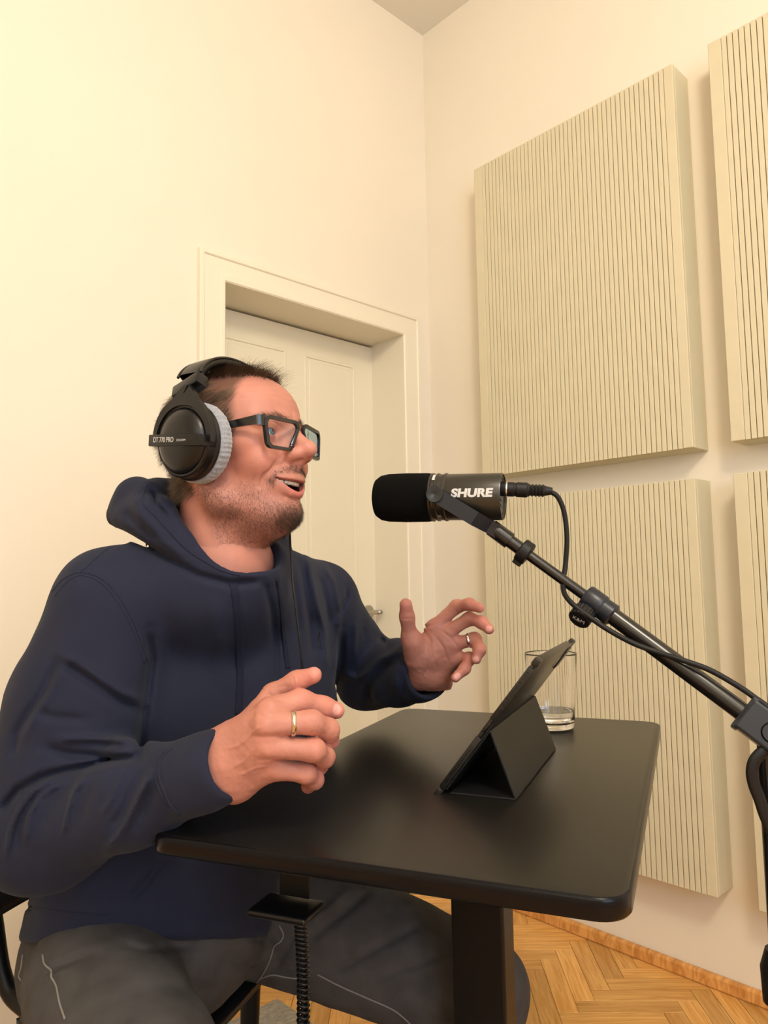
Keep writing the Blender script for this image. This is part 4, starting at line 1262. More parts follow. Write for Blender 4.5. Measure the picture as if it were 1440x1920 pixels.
def ribbon(name, bvh, pts, w, th, mt, parent, off=.001, label=None):
    P, Nn = on_surface(bvh, pts, off, 8)
    P = [np.mean(P[max(0, i-3):i+4], axis=0) for i in range(len(P))]
    bm = bmesh.new(); rings = []
    for i, q in enumerate(P):
        tg = nrm(P[min(i+1, len(P)-1)]-P[max(i-1, 0)]); n_ = nrm(np.mean(Nn[max(0, i-4):i+5], axis=0)); n_ = nrm(n_-np.dot(n_, tg)*tg); s_ = np.cross(tg, n_)
        ww = w*(1+.04*math.sin(i*1.7))
        rings.append([bm.verts.new(q+s_*a*ww/2+n_*b*th/2) for a, b in ((-1, -.3), (-.9, 1), (-.3, .8), (.3, .8), (.9, 1), (1, -.3), (.6, -1), (-.6, -1))])
    for a, b in zip(rings[:-1], rings[1:]):
        for k in range(8): bm.faces.new((a[k], a[(k+1) % 8], b[(k+1) % 8], b[k]))
    bm.faces.new(rings[0]); bm.faces.new(rings[-1])
    o = local(bm_obj(name, bm, mt, parent, True))
    if label: o['label'] = label
    return o

def build_clothes(person):
    lo = np.minimum.reduce([RS, RE, RW, LS, LE, LW, PELV])-.22; hi = np.maximum.reduce([RS, RE, RW, LS, LE, LW, PELV, hw((0, 0, -60))])+.2
    P, F = nets(hoodie_sdf, lo, hi, .0031, newton=2)
    base = np.array([PELV[0], PELV[1], .45])
    h = local(new_mesh('hoodie', P, F, M_HOODIE, person)); h['label'] = 'dark navy hooded sweatshirt'
    bv = bvh_of(h)
    r = .0011
    seam('seam', bv, [(239, 1008), (200, 1030), (165, 1060), (150, 1072)], r, M_HOODIE, h)
    seam('seam', bv, [(97, 1110), (118, 1086), (150, 1073), (185, 1082), (215, 1108), (243, 1150), (262, 1195), (277, 1240)], r, M_HOODIE, h)
    seam('seam', bv, [(103, 1118), (124, 1092), (150, 1079), (182, 1088), (210, 1114), (238, 1156), (257, 1200), (271, 1244)], r*.8, M_HOODIE, h)
    seam('cuff_seam', bv, [(321, 1404), (302, 1425), (299, 1457), (308, 1483), (320, 1509), (337, 1526)], r*1.4, M_HOODIE, h)
    seam('cuff_seam', bv, [(312, 1406), (294, 1427), (291, 1459), (301, 1487), (314, 1512)], r*.9, M_HOODIE, h)
    seam('hood_seam', bv, [(274, 908), (268, 941), (290, 966), (323, 1002), (355, 1034), (387, 1054), (416, 1070), (450, 1079)], r*1.2, M_HOODIE, h)
    seam('hem_seam', bv, [(56, 1703), (90, 1706), (140, 1712), (200, 1716)], r*1.4, M_HOODIE, h)
    ribbon('drawstring', bv, [(437, 1092), (441, 1112), (446, 1160), (449, 1220), (450, 1290), (446, 1350)], .0105, .0022, M_CORD, h)
    ribbon('drawstring', bv, [(519, 1082), (522, 1100), (528, 1150), (534, 1210), (541, 1262)], .0085, .0022, M_CORD, h)
    seam('embroidered_emblem', bv, [(604, 1216), (599, 1203), (595, 1191), (597, 1184), (600, 1190), (599, 1203), (596, 1214)], .0009, M_BLACKTHREAD, h, .0004, 'small black embroidered loop emblem')
    lo = np.minimum.reduce([RK, LK, RA, LA, RH, LH])-.13; hi = np.maximum.reduce([RK, LK, RH, LH, PELV])+.14; lo[2] = .05
    P, F = nets(jeans_sdf, lo, hi, .0045, newton=1)
    j = local(new_mesh('jeans', P, F, M_JEANS, person)); j['label'] = 'faded charcoal grey jeans'
    bj = bvh_of(j)
    for pts in ([(43, 1790), (40, 1815), (36, 1832), (50, 1850), (49, 1862), (60, 1878), (66, 1905), (72, 1925)], [(80, 1790), (84, 1808), (96, 1820), (97, 1832), (106, 1850), (112, 1880), (122, 1910)],
                [(523, 1735), (531, 1752), (526, 1765), (514, 1775), (506, 1800), (492, 1828), (478, 1845)], [(485, 1836), (510, 1828), (535, 1832), (560, 1835)], [(595, 1827), (640, 1850), (690, 1872), (740, 1895), (775, 1925)]):
        seam('seam', bj, pts, .0012, M_JEANTHREAD, j, .0003)
    for sg, A, K in ((0, RA, RK), (1, LA, LK)):
        f = nrm((K-(RH if sg == 0 else LH))*[1, 1, 0]); lf = np.cross((0, 0, 1), f); o_ = A*[1, 1, 0]
        def shoe(p, f=f, lf=lf, o_=o_):
            s = np.stack([(p-o_.astype(f32))@f.astype(f32), (p-o_.astype(f32))@lf.astype(f32), p[:, 2]], 1)
            d = smin(s_ell(s, (.02, 0, .045), (.10, .042, .045)), s_ell(s, (.12, 0, .035), (.075, .046, .036)), .03)
            d = smin(d, s_cap(s, (-.01, 0, .06), (-.02, 0, .10), .042, .04), .02)
            return smax(d, -s[:, 2]+.001, .004)
        c = o_+f*.06
        P, F = nets(shoe, (c[0]-.2, c[1]-.2, -.02), (c[0]+.2, c[1]+.2, .17), .006)
        local(new_mesh('shoe', P, F, M_BLACKPLASTIC, person))
    return h, bv, j, bj
PERSON = build_person()
GLASSES = glasses()
HEADPHONES = headphones()
HOODIE, HBVH, JEANS, JBVH = build_clothes(PERSON)
# ---------------------------------------------------------------- desk and the things on it
ZT = .80
D_NL, D_NR, D_FR = atz(283, 1555, ZT), atz(1180, 1692, ZT), atz(1239, 1353, ZT)
DL = nrm(D_FR-D_NR); DS = np.array([DL[1], -DL[0], 0])
D_O = D_NR-DS*.50                      # near-left corner, squared
def dk(u, v, z): return D_O+DL*u+DS*v+np.array([0, 0, z-D_O[2]])
DM = frame_mat(dk(0, 0, 0), DL, -DS, (0, 0, 1))     # x along the long side, y towards the man
M_DESK = mat('desk_black_laminate', (.009, .008, .007), rough=.33, spec=.5, bump=(700, .10, .0004))
M_DESKEDGE = mat('desk_black_edge', (.003, .003, .0045), rough=.26, spec=.2)
M_POWDER = mat('black_powder_coat', (.003, .003, .003), spec=.25, rough=.42, bump=(900, .25, .0004))
def build_desk():
    t = empty('desk', dk(.40, .28, 0), 'small black height-adjustable desk on a central column in front of the man', 'desk')
    # top: rounded rectangle with rolled edge
    bm = bmesh.new(); r = .030; n = 8; out = []
    for cx, cy, a0 in ((.80-r, -r, 0), (r, -r, 90), (r, -.50+r, 180), (.80-r, -.50+r, 270)):
        for k in range(n+1):
            a = math.radians(a0+90*k/n); out.append((cx, cy, math.cos(a), math.sin(a)))
    prof = [(0, ZT), (.0012, ZT-.0004), (.0028, ZT-.0018), (.0035, ZT-.004), (.0035, ZT-.018), (.0015, ZT-.0205), (0, ZT-.021)]
    lay = []
    for off, z in prof:
        lay.append([bm.verts.new(DM @ Vector((cx+(r-.0035+off)*ca, cy+(r-.0035+off)*sa, z))) for cx, cy, ca, sa in out])
    m = len(out)
    for a, b in zip(lay[:-1], lay[1:]):
        for k in range(m): bm.faces.new((a[k], a[(k+1) % m], b[(k+1) % m], b[k]))
    top = bm.faces.new(lay[0]); bm.faces.new(lay[-1][::-1])
    o = bm_obj('desk_top', bm, M_DESK, t, True, 40); local(o)
    o.data.materials.append(M_DESKEDGE)
    for p in o.data.polygons:
        if abs(p.normal.z) < .9: p.material_index = 1
    # frame under the top
    for lo, hi in (((.08, -.315, ZT-.048), (.72, -.275, ZT-.021)), ((.10, -.165, ZT-.045), (.70, -.135, ZT-.021)), ((.10, -.44, ZT-.045), (.70, -.41, ZT-.021))):
        bm = bmesh.new(); add_box(bm, lo, hi, DM, .002); local(bm_obj('cross_beam', bm, M_POWDER, t))
    for u in (.12, .66):
        bm = bmesh.new(); add_box(bm, (u, -.46, ZT-.040), (u+.03, -.04, ZT-.021), DM, .002); local(bm_obj('side_rail', bm, M_POWDER, t))
    # telescopic column
    cu, cv = .410, .262
    bm = bmesh.new(); add_box(bm, (cu-.025, -cv-.031, .35), (cu+.025, -cv+.031, ZT-.048), DM, .003); local(bm_obj('inner_column', bm, M_POWDER, t))
    bm = bmesh.new(); add_box(bm, (cu-.031, -cv-.038, .012), (cu+.031, -cv+.038, ZT-.074), DM, .004); local(bm_obj('outer_column', bm, M_POWDER, t))
    bm = bmesh.new(); add_box(bm, (cu-.05, -cv-.05, ZT-.075), (cu+.05, -cv+.05, ZT-.046), DM, .004); local(bm_obj('motor_housing', bm, M_POWDER, t))
    bm = bmesh.new(); add_box(bm, (cu-.22, -cv-.20, .0142), (cu+.22, -cv+.16, .026), DM, .004); local(bm_obj('base_plate', bm, M_POWDER, t))
    # hand control in its holder with coiled lead
    c = at(537, 1704, .855)
    Mh = frame_mat(c, nrm(DS), np.cross((0, 0, 1), nrm(DS)), (0, 0, 1))
    bm = bmesh.new(); add_box(bm, (-.038, -.026, -.0045), (.038, .026, .0045), Mh, .004, 3); h = local(bm_obj('hand_control', bm, M_BLACKPLASTIC, t, True, 40))
    bm = bmesh.new(); add_box(bm, (-.020, .018, .006), (.020, .022, ZT-.021-c[2]+.001), Mh, .001); local(bm_obj('control_bracket', bm, M_POWDER, t))
    p0 = c+nrm(DS)*.018; pts = []
    turns = 88; zt, zb = p0[2]-.008, .08
    N = turns*10
    for k in range(N+1):
        a = 2*PI*k/10; f = k/N
        z = zt+(zb-zt)*f**1.15
        pts.append((p0[0]+.0062*math.cos(a)+.004*math.sin(f*9), p0[1]+.0062*math.sin(a), z))
    bm = bmesh.new(); add_tube(bm, pts, .0019, 6); w = local(bm_obj('coiled_cable', bm, M_BLACKPLASTIC, t, True)); 
    return t
DESK = build_desk()

def build_tablet():
    B0 = atz(815, 1487, ZT)+np.array([0, 0, .001]); A, Bf = atz(955, 1517, ZT), atz(1038, 1410, ZT)
    w = nrm(Bf-A); h = np.array([w[1], -w[0], 0]); al = math.radians(52)
    s = math.cos(al)*h+math.sin(al)*np.array([0, 0, 1]); nb = np.cross(w, s)      # nb points to the back (down and away from the man)
    if nb[2] > 0: nb = -nb
    M = frame_mat(B0, w, s, -nb)
    if M.determinant() < 0: M = frame_mat(B0, w, s, nb); sg = 1
    else: sg = -1
    zb = lambda z: z*sg            # z measured towards the back
    t = empty('tablet', B0, 'dark grey tablet computer propped up in a folding case on the desk', 'tablet')
    def bx(name, lo, hi, m, bev=.001, parent=None, seg=2):
        bm = bmesh.new(); l = [lo[0], lo[1], min(zb(lo[2]), zb(hi[2]))]; u = [hi[0], hi[1], max(zb(lo[2]), zb(hi[2]))]
        add_box(bm, l, u, M, bev, seg); return local(bm_obj(name, bm, m, parent or t, True, 35))
    W, H = .2806, .215
    bx('tablet_body', (0.001, 0.001, 0), (W-.001, H-.001, .0055), M_TABLET, .0022)
    bx('screen', (.004, .004, -.0004), (W-.004, H-.004, .0006), M_SCREENOFF, .0002)
    # case tray: back plate and rim lengths with gaps for port and corners
    case = bx('case_back', (-.001, -.001, .0057), (W+.001, H+.001, .0075), M_CASE, .0008)
    bx('case_rim', (-.0022, .012, -.0006), (-.0004, .093, .0072), M_CASE, .0006)
    bx('case_rim', (-.0022, .121, -.0006), (-.0004, .203, .0072), M_CASE, .0006)
    bx('case_rim', (.0, H, -.0006), (W-.05, H+.0018, .0072), M_CASE, .0006)
    bx('case_rim', (0, -.0018, -.0006), (W, 0, .0072), M_CASE, .0006)
    bx('corner_bumper', (-.003, -.003, -.001), (.008, .010, .008), M_CASE, .002)
    bx('corner_bumper', (-.003, H-.009, -.001), (.010, H+.0022, .008), M_CASE, .002)
    bx('corner_bumper', (W-.012, H-.010, -.001), (W+.0025, H+.0025, .008), M_CASE, .002)
    p = bx('usb_port', (-.0006, .1015, .0014), (.001, .1115, .0042), M_BLACKGLOSS, .0004)
    bx('camera_bump', (W-.045, H-.045, .0072), (W-.008, H-.008, .0095), M_CASE, .002)
    bx('camera_cutout', (W-.075, H-.038, .0074), (W-.050, H-.022, .0079), M_STEELGREY, .0002)
    bm = bmesh.new()
    for a, b in ((.020, .078), (.137, .195)):
        k = a
        while k < b:
            add_box(bm, (-.0026, k, min(zb(.0016), zb(.0050))), (-.0020, k+.0015, max(zb(.0016), zb(.0050))), M); k += .0032
    o = local(bm_obj('speaker_holes', bm, M_BLACKGLOSS, t)); o['kind'] = 'stuff'
    # folding cover: triangular prop
    z0 = ZT+.0014
    L_ = .2806
    apex = 0.108
    a_near = B0+s*apex+nb*.0085
    foot_r = A+np.array([0, 0, .0014]); foot_l = B0+h*.020+np.array([0, 0, .0008]); foot_l = foot_l+nb*0
    foot_l[2] = z0
    # keep all three lines parallel to w, starting on the near side plane
    o0 = float((B0)@w)
    def al_(p): return p+w*(o0-float(p@w)+.001)
    a_near, foot_r, foot_l = al_(a_near), al_(foot_r), al_(foot_l); foot_r[2] = z0
    def leaf(name, p, q, th=.0028):
        d = nrm(q-p); n_ = nrm(np.cross(w, d)); Ml = frame_mat(p, w, d, n_)
        if Ml.determinant() < 0: Ml = frame_mat(p, w, d, -n_)
        bm = bmesh.new(); add_box(bm, (0, 0, -th/2), (L_-.002, np.linalg.norm(q-p), th/2), Ml, .0008)
        return local(bm_obj(name, bm, M_LEATHERCASE, t))
    leaf('cover_flap', a_near, foot_r); leaf('cover_flap', foot_l, foot_r); leaf('cover_flap', B0+s*.012+nb*.0088+w*.001, a_near)
    return t
M_TABLET = mat('space_grey_metal', (.06, .06, .065), rough=.32, metal=.9)
M_SCREENOFF = mat('dark_glass', (.006, .006, .008), rough=.06)
M_CASE = mat('case_dark_brown', (.012, .011, .010), rough=.32, spec=.5)
M_LEATHERCASE = mat('cover_black', (.0055, .006, .0065), spec=.35, rough=.5, bump=(600, .2, .0003))
M_STEELGREY = mat('pale_metal', (.40, .38, .32), rough=.3, metal=.8)
build_tablet()

def glass_mat():
    m = bpy.data.materials.new('clear_glass'); m.use_nodes = True; b = m.node_tree.nodes['Principled BSDF']
    b.inputs['Base Color'].default_value = (1, 1, 1, 1); b.inputs['Roughness'].default_value = 0; b.inputs['Transmission Weight'].default_value = 1; b.inputs['IOR'].default_value = 1.5
    return m
def water_mat():
    m = glass_mat(); m.name = 'water'; m.node_tree.nodes['Principled BSDF'].inputs['IOR'].default_value = 1.33; return m
def build_glass():
    G = atz(1037, 1364, ZT)
    R0, R1, Hh = .0372, .0462, .131
    g = empty('drinking_glass', G, 'clear drinking glass with a little water on the desk behind the tablet', 'glass')
    rr = lambda z: R0+(R1-R0)*z/Hh
    bm = bmesh.new(); Mg = Matrix.Translation(Vector(G)+Vector((0, 0, .0003)))
    prof = [(0, 0), (R0-.004, 0), (R0-.001, .0015), (R0, .004)]+[(rr(z), z) for z in (.02, .05, .09, .128)]+[(rr(Hh)-.0003, Hh), (rr(Hh)-.0014, Hh)]+[(rr(z)-.0017, z) for z in (.128, .09, .05, .02)]+[(R0-.002, .014), (R0-.006, .010), (0, .009)]
    add_lathe(bm, prof, Mg, 64); local(bm_obj('glass_wall', bm, glass_mat(), g, True))
    bm = bmesh.new(); zt = .030
    add_lathe(bm, [(0, .0093), (R0-.0062, .0103), (R0-.0024, .0142), (rr(.02)-.0020, .02), (rr(zt)-.0020, zt), (0, zt)], Mg, 64)
    local(bm_obj('water', bm, water_mat(), g, True, 50))
build_glass()
# ---------------------------------------------------------------- microphone, boom stand, cables
M_FOAM = mat('black_foam', (.0035, .0035, .0035), rough=1.0, spec=.1, bump=(1400, 1.0, .002))
M_MICBODY = mat('mic_black_satin', (.016, .0145, .011), rough=.34, metal=.0, spec=.6)
M_RUBBER = mat('black_rubber', (.006, .006, .007), rough=.5, spec=.3)
M_KNOBDISC = mat('blackened_steel_disc', (.05, .058, .07), rough=.28, metal=.9)
M_TUBE = mat('black_tube', (.006, .006, .007), rough=.25, spec=.6)
M_CHROME = mat('chrome', (.75, .75, .75), rough=.12, metal=1)
M_GOLD = mat('pale_gold', (.66, .59, .48), rough=.16, metal=1)
def build_mic():
    a, b = at(704, 934, 1.012), at(944, 931, .958)
    ax = nrm(b-a); L = np.linalg.norm(b-a)
    up = nrm(np.array([0, 0, 1])-ax[2]*ax); sd = np.cross(up, ax)       # sd points ...
    if sd@CD > 0: sd = -sd                                             # towards the camera
    M = frame_mat(a, sd, up, ax)
    if M.determinant() < 0: M = frame_mat(a, -sd, up, ax)
    t = empty('microphone', a+ax*L/2, 'black broadcast microphone with foam windscreen held in front of the man', 'microphone')
    f = L/.176
    bm = bmesh.new(); add_lathe(bm, [(0, 0), (.018, .0006), (.026, .0035), (.0305, .010), (.0325, .020), (.0332, .045), (.0328, .074), (.032, .0815), (.030, .082)], M, 56)
    local(bm_obj('windscreen', bm, M_FOAM, t, True))
    bm = bmesh.new(); add_lathe(bm, [(.029, .080), (.0315, .080), (.0325, .0815), (.0325, .0835), (.0308, .0845), (.0308, .088), (.0322, .089), (.0322, .091), (.0308, .092), (.0308, .0985), (.0322, .0995), (.0322, .1015), (.0306, .103)], M, 56)
    local(bm_obj('collar_rings', bm, M_MICBODY, t, True, 30))
    bm = bmesh.new(); add_lathe(bm, [(.0302, .1015), (.0308, .103), (.0308, L-.002), (.0302, L), (.0288, L), (.0282, L-.003), (0, L-.003)], M, 64)
    body = local(bm_obj('mic_body', bm, M_MICBODY, t, True, 30))
    bm = bmesh.new(); add_lathe(bm, [(.0268, L-.0032), (.0276, L-.0012), (.0285, L-.0032)], M, 48)
    local(bm_obj('rear_ring', bm, M_BLACKGLOSS, body, True))
    bm = bmesh.new()
    for k in range(3): add_box(bm, (-.004+.0, -.020+k*.007, L-.004), (.003, -.016+k*.007, L-.0018), M @ Matrix.Rotation(0, 4, 'Z'), .0004)
    sw = local(bm_obj('rear_switch', bm, M_KNOBDISC, body, False))
    # direction in the section plane that faces the camera
    mid = a+ax*(L*.75); v = EYE-mid; v = nrm(v-(v@ax)*ax); w = np.cross(v, ax)
    if w[2] < 0: w = -w
    def onb(z, ang):
        """point direction on the barrel at axial z, angle from camera-facing towards up"""
        n_ = math.cos(ang)*v+math.sin(ang)*w; return a+ax*z+n_*.0309, n_
    # lettering wrapped on the barrel
    def wrap_text(body_, size, zc, ang, bold=.0, squash=1.0, shear=0, mt=M_WHITEPRINT):
        cu = bpy.data.curves.new('txt', 'FONT'); cu.body = body_; cu.size = size; cu.align_x = 'CENTER'; cu.align_y = 'CENTER'; cu.offset = bold; cu.shear = shear; cu.space_character = 1.02
        o = bpy.data.objects.new('txt', cu); COL.objects.link(o); bpy.context.view_layer.update()
        me = bpy.data.meshes.new_from_object(o.evaluated_get(bpy.context.evaluated_depsgraph_get())); bpy.data.objects.remove(o)
        bm = bmesh.new(); bm.from_mesh(me)
        bmesh.ops.subdivide_edges(bm, edges=bm.edges[:], cuts=2, use_grid_fill=False); bmesh.ops.triangulate(bm, faces=bm.faces[:])
        for q in bm.verts:
            x, y = q.co.x*squash, q.co.y
            th = ang+y/.0311; n_ = math.cos(th)*v+math.sin(th)*w
            q.co = Vector(a+ax*(zc+x)+n_*.0311)
        ob = local(bm_obj('lettering', bm, mt, body)); return ob
    wrap_text('SHURE', .0148, L-.0365, .16, .00075, 1.18, .10)
    wrap_text('128', .0052, .1235, -.98, .0001, 1.0, 0)
    wrap_text('ooo', .0040, .1290, -1.12, .0001, 1.0, 0)
    wrap_text('|||', .0060, .0945, -.93, .0001, 1.0, 0)
    # small white cue mark on the collar
    bm = bmesh.new()
    for k in range(6):
        pass
    P0, n0 = onb(.0875, .98); bx_ = frame_mat(P0-n0*.0002, ax, nrm(np.cross(n0, ax)), n0)
    add_box(bm, (-.0022, -.0058, 0), (.0022, .0058, .0012), bx_, .0004); local(bm_obj('white_mark', bm, M_WHITEPRINT, body))
    # swivel mount: knobs, yoke arms
    piv_z = .0935
    Kp = a+ax*piv_z
    for s_ in (1, -1):
        n_ = sd*s_
        Mk = axis_mat(Kp+n_*.0325, Kp+n_*.060)
        bm = bmesh.new(); add_lathe(bm, [(0, 0), (.0075, 0), (.0075, .0035), (.0112, .0035), (.0115, .0045), (.0115, .0090), (.0105, .0100), (.0012, .0094), (0, .0088)], Mk, 40)
        local(bm_obj('pivot_knob', bm, M_KNOBDISC, t, True, 25))
    E0 = at(936, 998, .965)                     # where the fork closes
    fd = nrm(E0-Kp)
    for s_ in (1, -1):
        n_ = sd*s_
        p0 = Kp+n_*.0385+fd*.004; p1 = Kp+n_*.0385+fd*.060; p2 = E0-fd*.012+n_*.013
        wd = nrm(np.cross(fd, n_))
        bm = bmesh.new(); rings = []
        for q, wv in ((p0, .0095), (Kp+n_*.0385+fd*.03, .0095), (p1, .0095), (p1*.5+p2*.5-n_*.0, .0092), (p2, .009), (E0+fd*.004+n_*.006, .0085)):
            rings.append([bm.verts.new(q+wd*x_*wv+n_*y_*.0016) for x_, y_ in ((1, 1), (-1, 1), (-1, -1), (1, -1))])
        for r0, r1 in zip(rings[:-1], rings[1:]):
            for k in range(4): bm.faces.new((r0[k], r0[(k+1) % 4], r1[(k+1) % 4], r1[k]))
        bm.faces.new(rings[0]); bm.faces.new(rings[-1])
        local(bm_obj('yoke_arm', bm, M_BRACKET, t))
    # plug
    xl0, xl1 = at(944, 917, .958), at(1036, 921, .945)
    xa = nrm(xl1-xl0); LL = np.linalg.norm(xl1-xl0)
    Mx = axis_mat(xl0-xa*.006, xl1)
    c = empty('microphone_cable', at(1240, 1226, .90), 'black cable from the microphone plug draped along the boom arm', 'cable')
    bm = bmesh.new(); add_lathe(bm, [(0, 0), (.0092, 0), (.0095, .001), (.0095, .019), (.0088, .020), (.0088, .022), (.0098, .023), (.0098, .036), (.0085, .0375)]+
        [(.0085 if k % 2 == 0 else .0068, .0385+k*.0022) for k in range(10)]+[(.0058, .062), (.0045, LL+.006), (0, LL+.006)], Mx, 36)
    local(bm_obj('plug', bm, M_RUBBER, c, True, 25))
    bm = bmesh.new(); add_lathe(bm, [(.0097, .0085), (.0100, .0090), (.0100, .0105), (.0097, .0110)], Mx, 36)
    local(bm_obj('plug_ring', bm, M_CHROME, c, True))
    pts = [at(x, y, d) for x, y, d in ((1030, 921, .946), (1046, 932, .945), (1058, 962, .945), (1063, 1010, .945), (1060, 1060, .945), (1056, 1090, .94), (1058, 1112, .925), (1072, 1131, .91), (1096, 1150, .90), (1136, 1178, .885), (1185, 1205, .875),
        (1230, 1222, .865), (1280, 1238, .85), (1330, 1256, .84), (1380, 1284, .83), (1415, 1308, .82), (1445, 1334, .81), (1475, 1400, .80), (1490, 1600, .80), (1490, 2100, .80))]
    bm = bmesh.new(); add_tube(bm, catmull(pts, 8), .0033, 12); local(bm_obj('cable', bm, M_RUBBER, c, True))
    return E0, fd
M_BRACKET = mat('bracket_dark', (.018, .022, .032), rough=.33, metal=.3)
MIC_E0, MIC_FD = build_mic()

def build_boom():
    pole = at(1462, 1800, .80); base = np.array([pole[0], pole[1], 0])
    t = empty('boom_stand', base, 'black boom stand reaching in from the right to hold the microphone', 'microphone stand')
    def tube(name, p, q, r, m=M_TUBE, parent=None, n=24):
        bm = bmesh.new(); add_tube(bm, [p, q], r, n); return local(bm_obj(name, bm, m, parent or t, True, 40))
    A = MIC_E0-MIC_FD*.012; B = at(985, 1036, .955); C_ = at(1118, 1132, .925); D = at(1412, 1350, .82)
    tube('thread_adapter', A, A+nrm(B-A)*.030, .0112)
    tube('boom_tip', A+nrm(B-A)*.02, B, .0088)
    bm = bmesh.new(); Mb = axis_mat(B-nrm(C_-B)*.008, C_)
    add_lathe(bm, [(.006, 0), (.0145, 0), (.0158, .0015), (.0158, .0125), (.0145, .014), (.006, .014)], Mb, 32); add_box(bm, (-.004, -.020, .001), (.004, -.010, .013), Mb, .0015)
    local(bm_obj('collar', bm, M_RUBBER, t, True, 30))
    tube('inner_boom', B, C_, .0068)
    tube('outer_boom', C_, D, .0108)
    d = nrm(D-C_)
    bm = bmesh.new(); Mc = axis_mat(C_-d*.016, D); add_lathe(bm, [(.009, 0), (.0150, 0), (.0158, .002), (.0158, .023), (.0150, .025), (.0142, .026), (.0148, .040), (.0120, .042), (.009, .042)], Mc, 32)
    local(bm_obj('clutch', bm, M_BRACKET, t, True, 30))
    kd = nrm(at(1086, 1166, .905)-(C_-d*.004))
    kc = C_-d*.006
    tube('clutch_screw', kc, kc+kd*.026, .006)
    bm = bmesh.new(); Mk = axis_mat(kc+kd*.020, kc+kd*.05); n = 44; rings = []
    for z, s_ in ((0, .85), (.001, 1), (.0165, 1), (.0175, .9)):
        rings.append([bm.verts.new(Mk @ Vector((.0135*s_*(1+.05*(k % 2))*math.cos(2*PI*k/n), .0135*s_*(1+.05*(k % 2))*math.sin(2*PI*k/n), z))) for k in range(n)])
    for r0, r1 in zip(rings[:-1], rings[1:]):
        for k in range(n): bm.faces.new((r0[k], r0[(k+1) % n], r1[(k+1) % n], r1[k]))
    bm.faces.new(rings[0]); bm.faces.new(rings[-1])
    kb = local(bm_obj('clamp_knob', bm, M_RUBBER, t))
    zz = nrm(np.array(Mk.to_3x3() @ Vector((0, 0, 1)))); xx = nrm(CR-(CR@zz)*zz); yy = np.cross(zz, xx)
    text_obj('lettering', 'K&M', .008, frame_mat(kc+kd*.0377, xx, yy, zz), M_WHITEPRINT, kb, .0001)
    # swivel head on the upright
    up_ = nrm(np.cross(d, CD)); up_ = up_ if up_[2] > 0 else -up_; sd = np.cross(d, up_)
    bm = bmesh.new(); Ms = frame_mat(D, d, up_, sd)
    if Ms.determinant() < 0: Ms = frame_mat(D, d, up_, -sd)
    add_box(bm, (-.012, -.019, -.016), (.060, .019, .016), Ms, .003)
    add_box(bm, (-.014, -.021, -.012), (-.006, .021, .012), Ms, .002)
    sh = local(bm_obj('swivel_block', bm, M_BRACKET, t))
    bm = bmesh.new(); tn = -sd if (sd@CD) > 0 else sd
    add_lathe(bm, [(.010, 0), (.0115, .001), (.010, .002)], axis_mat(D+d*.022+tn*.0155, D+d*.022+tn*.05), 30); local(bm_obj('swivel_disc', bm, M_BLACKGLOSS, sh, True))
    top = D+d*.045
    pt = np.array([base[0], base[1], top[2]])
    tube('joint', top, pt, .012)
    tube('upright', (base[0], base[1], .60), pt+np.array([0, 0, .012]), .0100)
    tube('lower_tube', (base[0], base[1], .05), (base[0], base[1], .62), .0135)
    bm = bmesh.new(); add_lathe(bm, [(.010, .60), (.019, .605), (.020, .64), (.014, .66), (.010, .66)], Matrix.Translation((base[0], base[1], 0)), 28); local(bm_obj('height_clutch', bm, M_RUBBER, t, True, 30))
    # bent clamping lever at the swivel
    pts = [at(x, y, .80) for x, y in ((1448, 1396), (1432, 1408), (1416, 1424), (1410, 1446), (1414, 1472), (1424, 1498), (1434, 1528), (1446, 1556))]
    bm = bmesh.new(); add_tube(bm, catmull(pts, 5), 1.0, 12, flat=(.013, .008, tuple(-CD))); local(bm_obj('lever', bm, M_RUBBER, t, True))
    bm = bmesh.new(); add_lathe(bm, [(.02, .0), (.16, .0), (.165, .004), (.16, .018), (.03, .03), (.02, .05)], Matrix.Translation((base[0], base[1], 0)), 48); local(bm_obj('round_base', bm, M_POWDER, t, True, 40))
    return t
build_boom()

def build_second_stand():
    foot = atz(1441, 1876, 0)+np.array([-.085, -.075, 0]); hub = foot+np.array([-.31, -.30, 0])
    t = empty('tripod_stand', hub, 'black tripod stand whose rubber foot shows at the bottom right by the skirting', 'stand')
    for k in range(3):
        a = math.atan2(foot[1]-hub[1], foot[0]-hub[0])+2*PI*k/3; r = np.linalg.norm((foot-hub)[:2])
        f = hub+np.array([r*math.cos(a), r*math.sin(a), .014]); 
        bm = bmesh.new(); add_tube(bm, [hub+np.array([0, 0, .26]), f], .0065, 12); lg = local(bm_obj('leg', bm, M_TUBE, t, True, 40))
        dd = nrm(f-(hub+np.array([0, 0, .26])))
        bm = bmesh.new(); add_tube(bm, [f-dd*.035, f-dd*.008, f+dd*.006], [.0085, .0125, .0125], 16); local(bm_obj('rubber_foot', bm, M_RUBBER, lg, True, 40))
    bm = bmesh.new(); add_tube(bm, [hub+np.array([0, 0, .10]), hub+np.array([0, 0, 1.25])], .010, 16); local(bm_obj('pole', bm, M_TUBE, t, True, 40))
    bm = bmesh.new(); add_tube(bm, [hub+np.array([0, 0, .24]), hub+np.array([0, 0, .29])], .018, 20); local(bm_obj('hub', bm, M_RUBBER, t, True, 40))
build_second_stand()

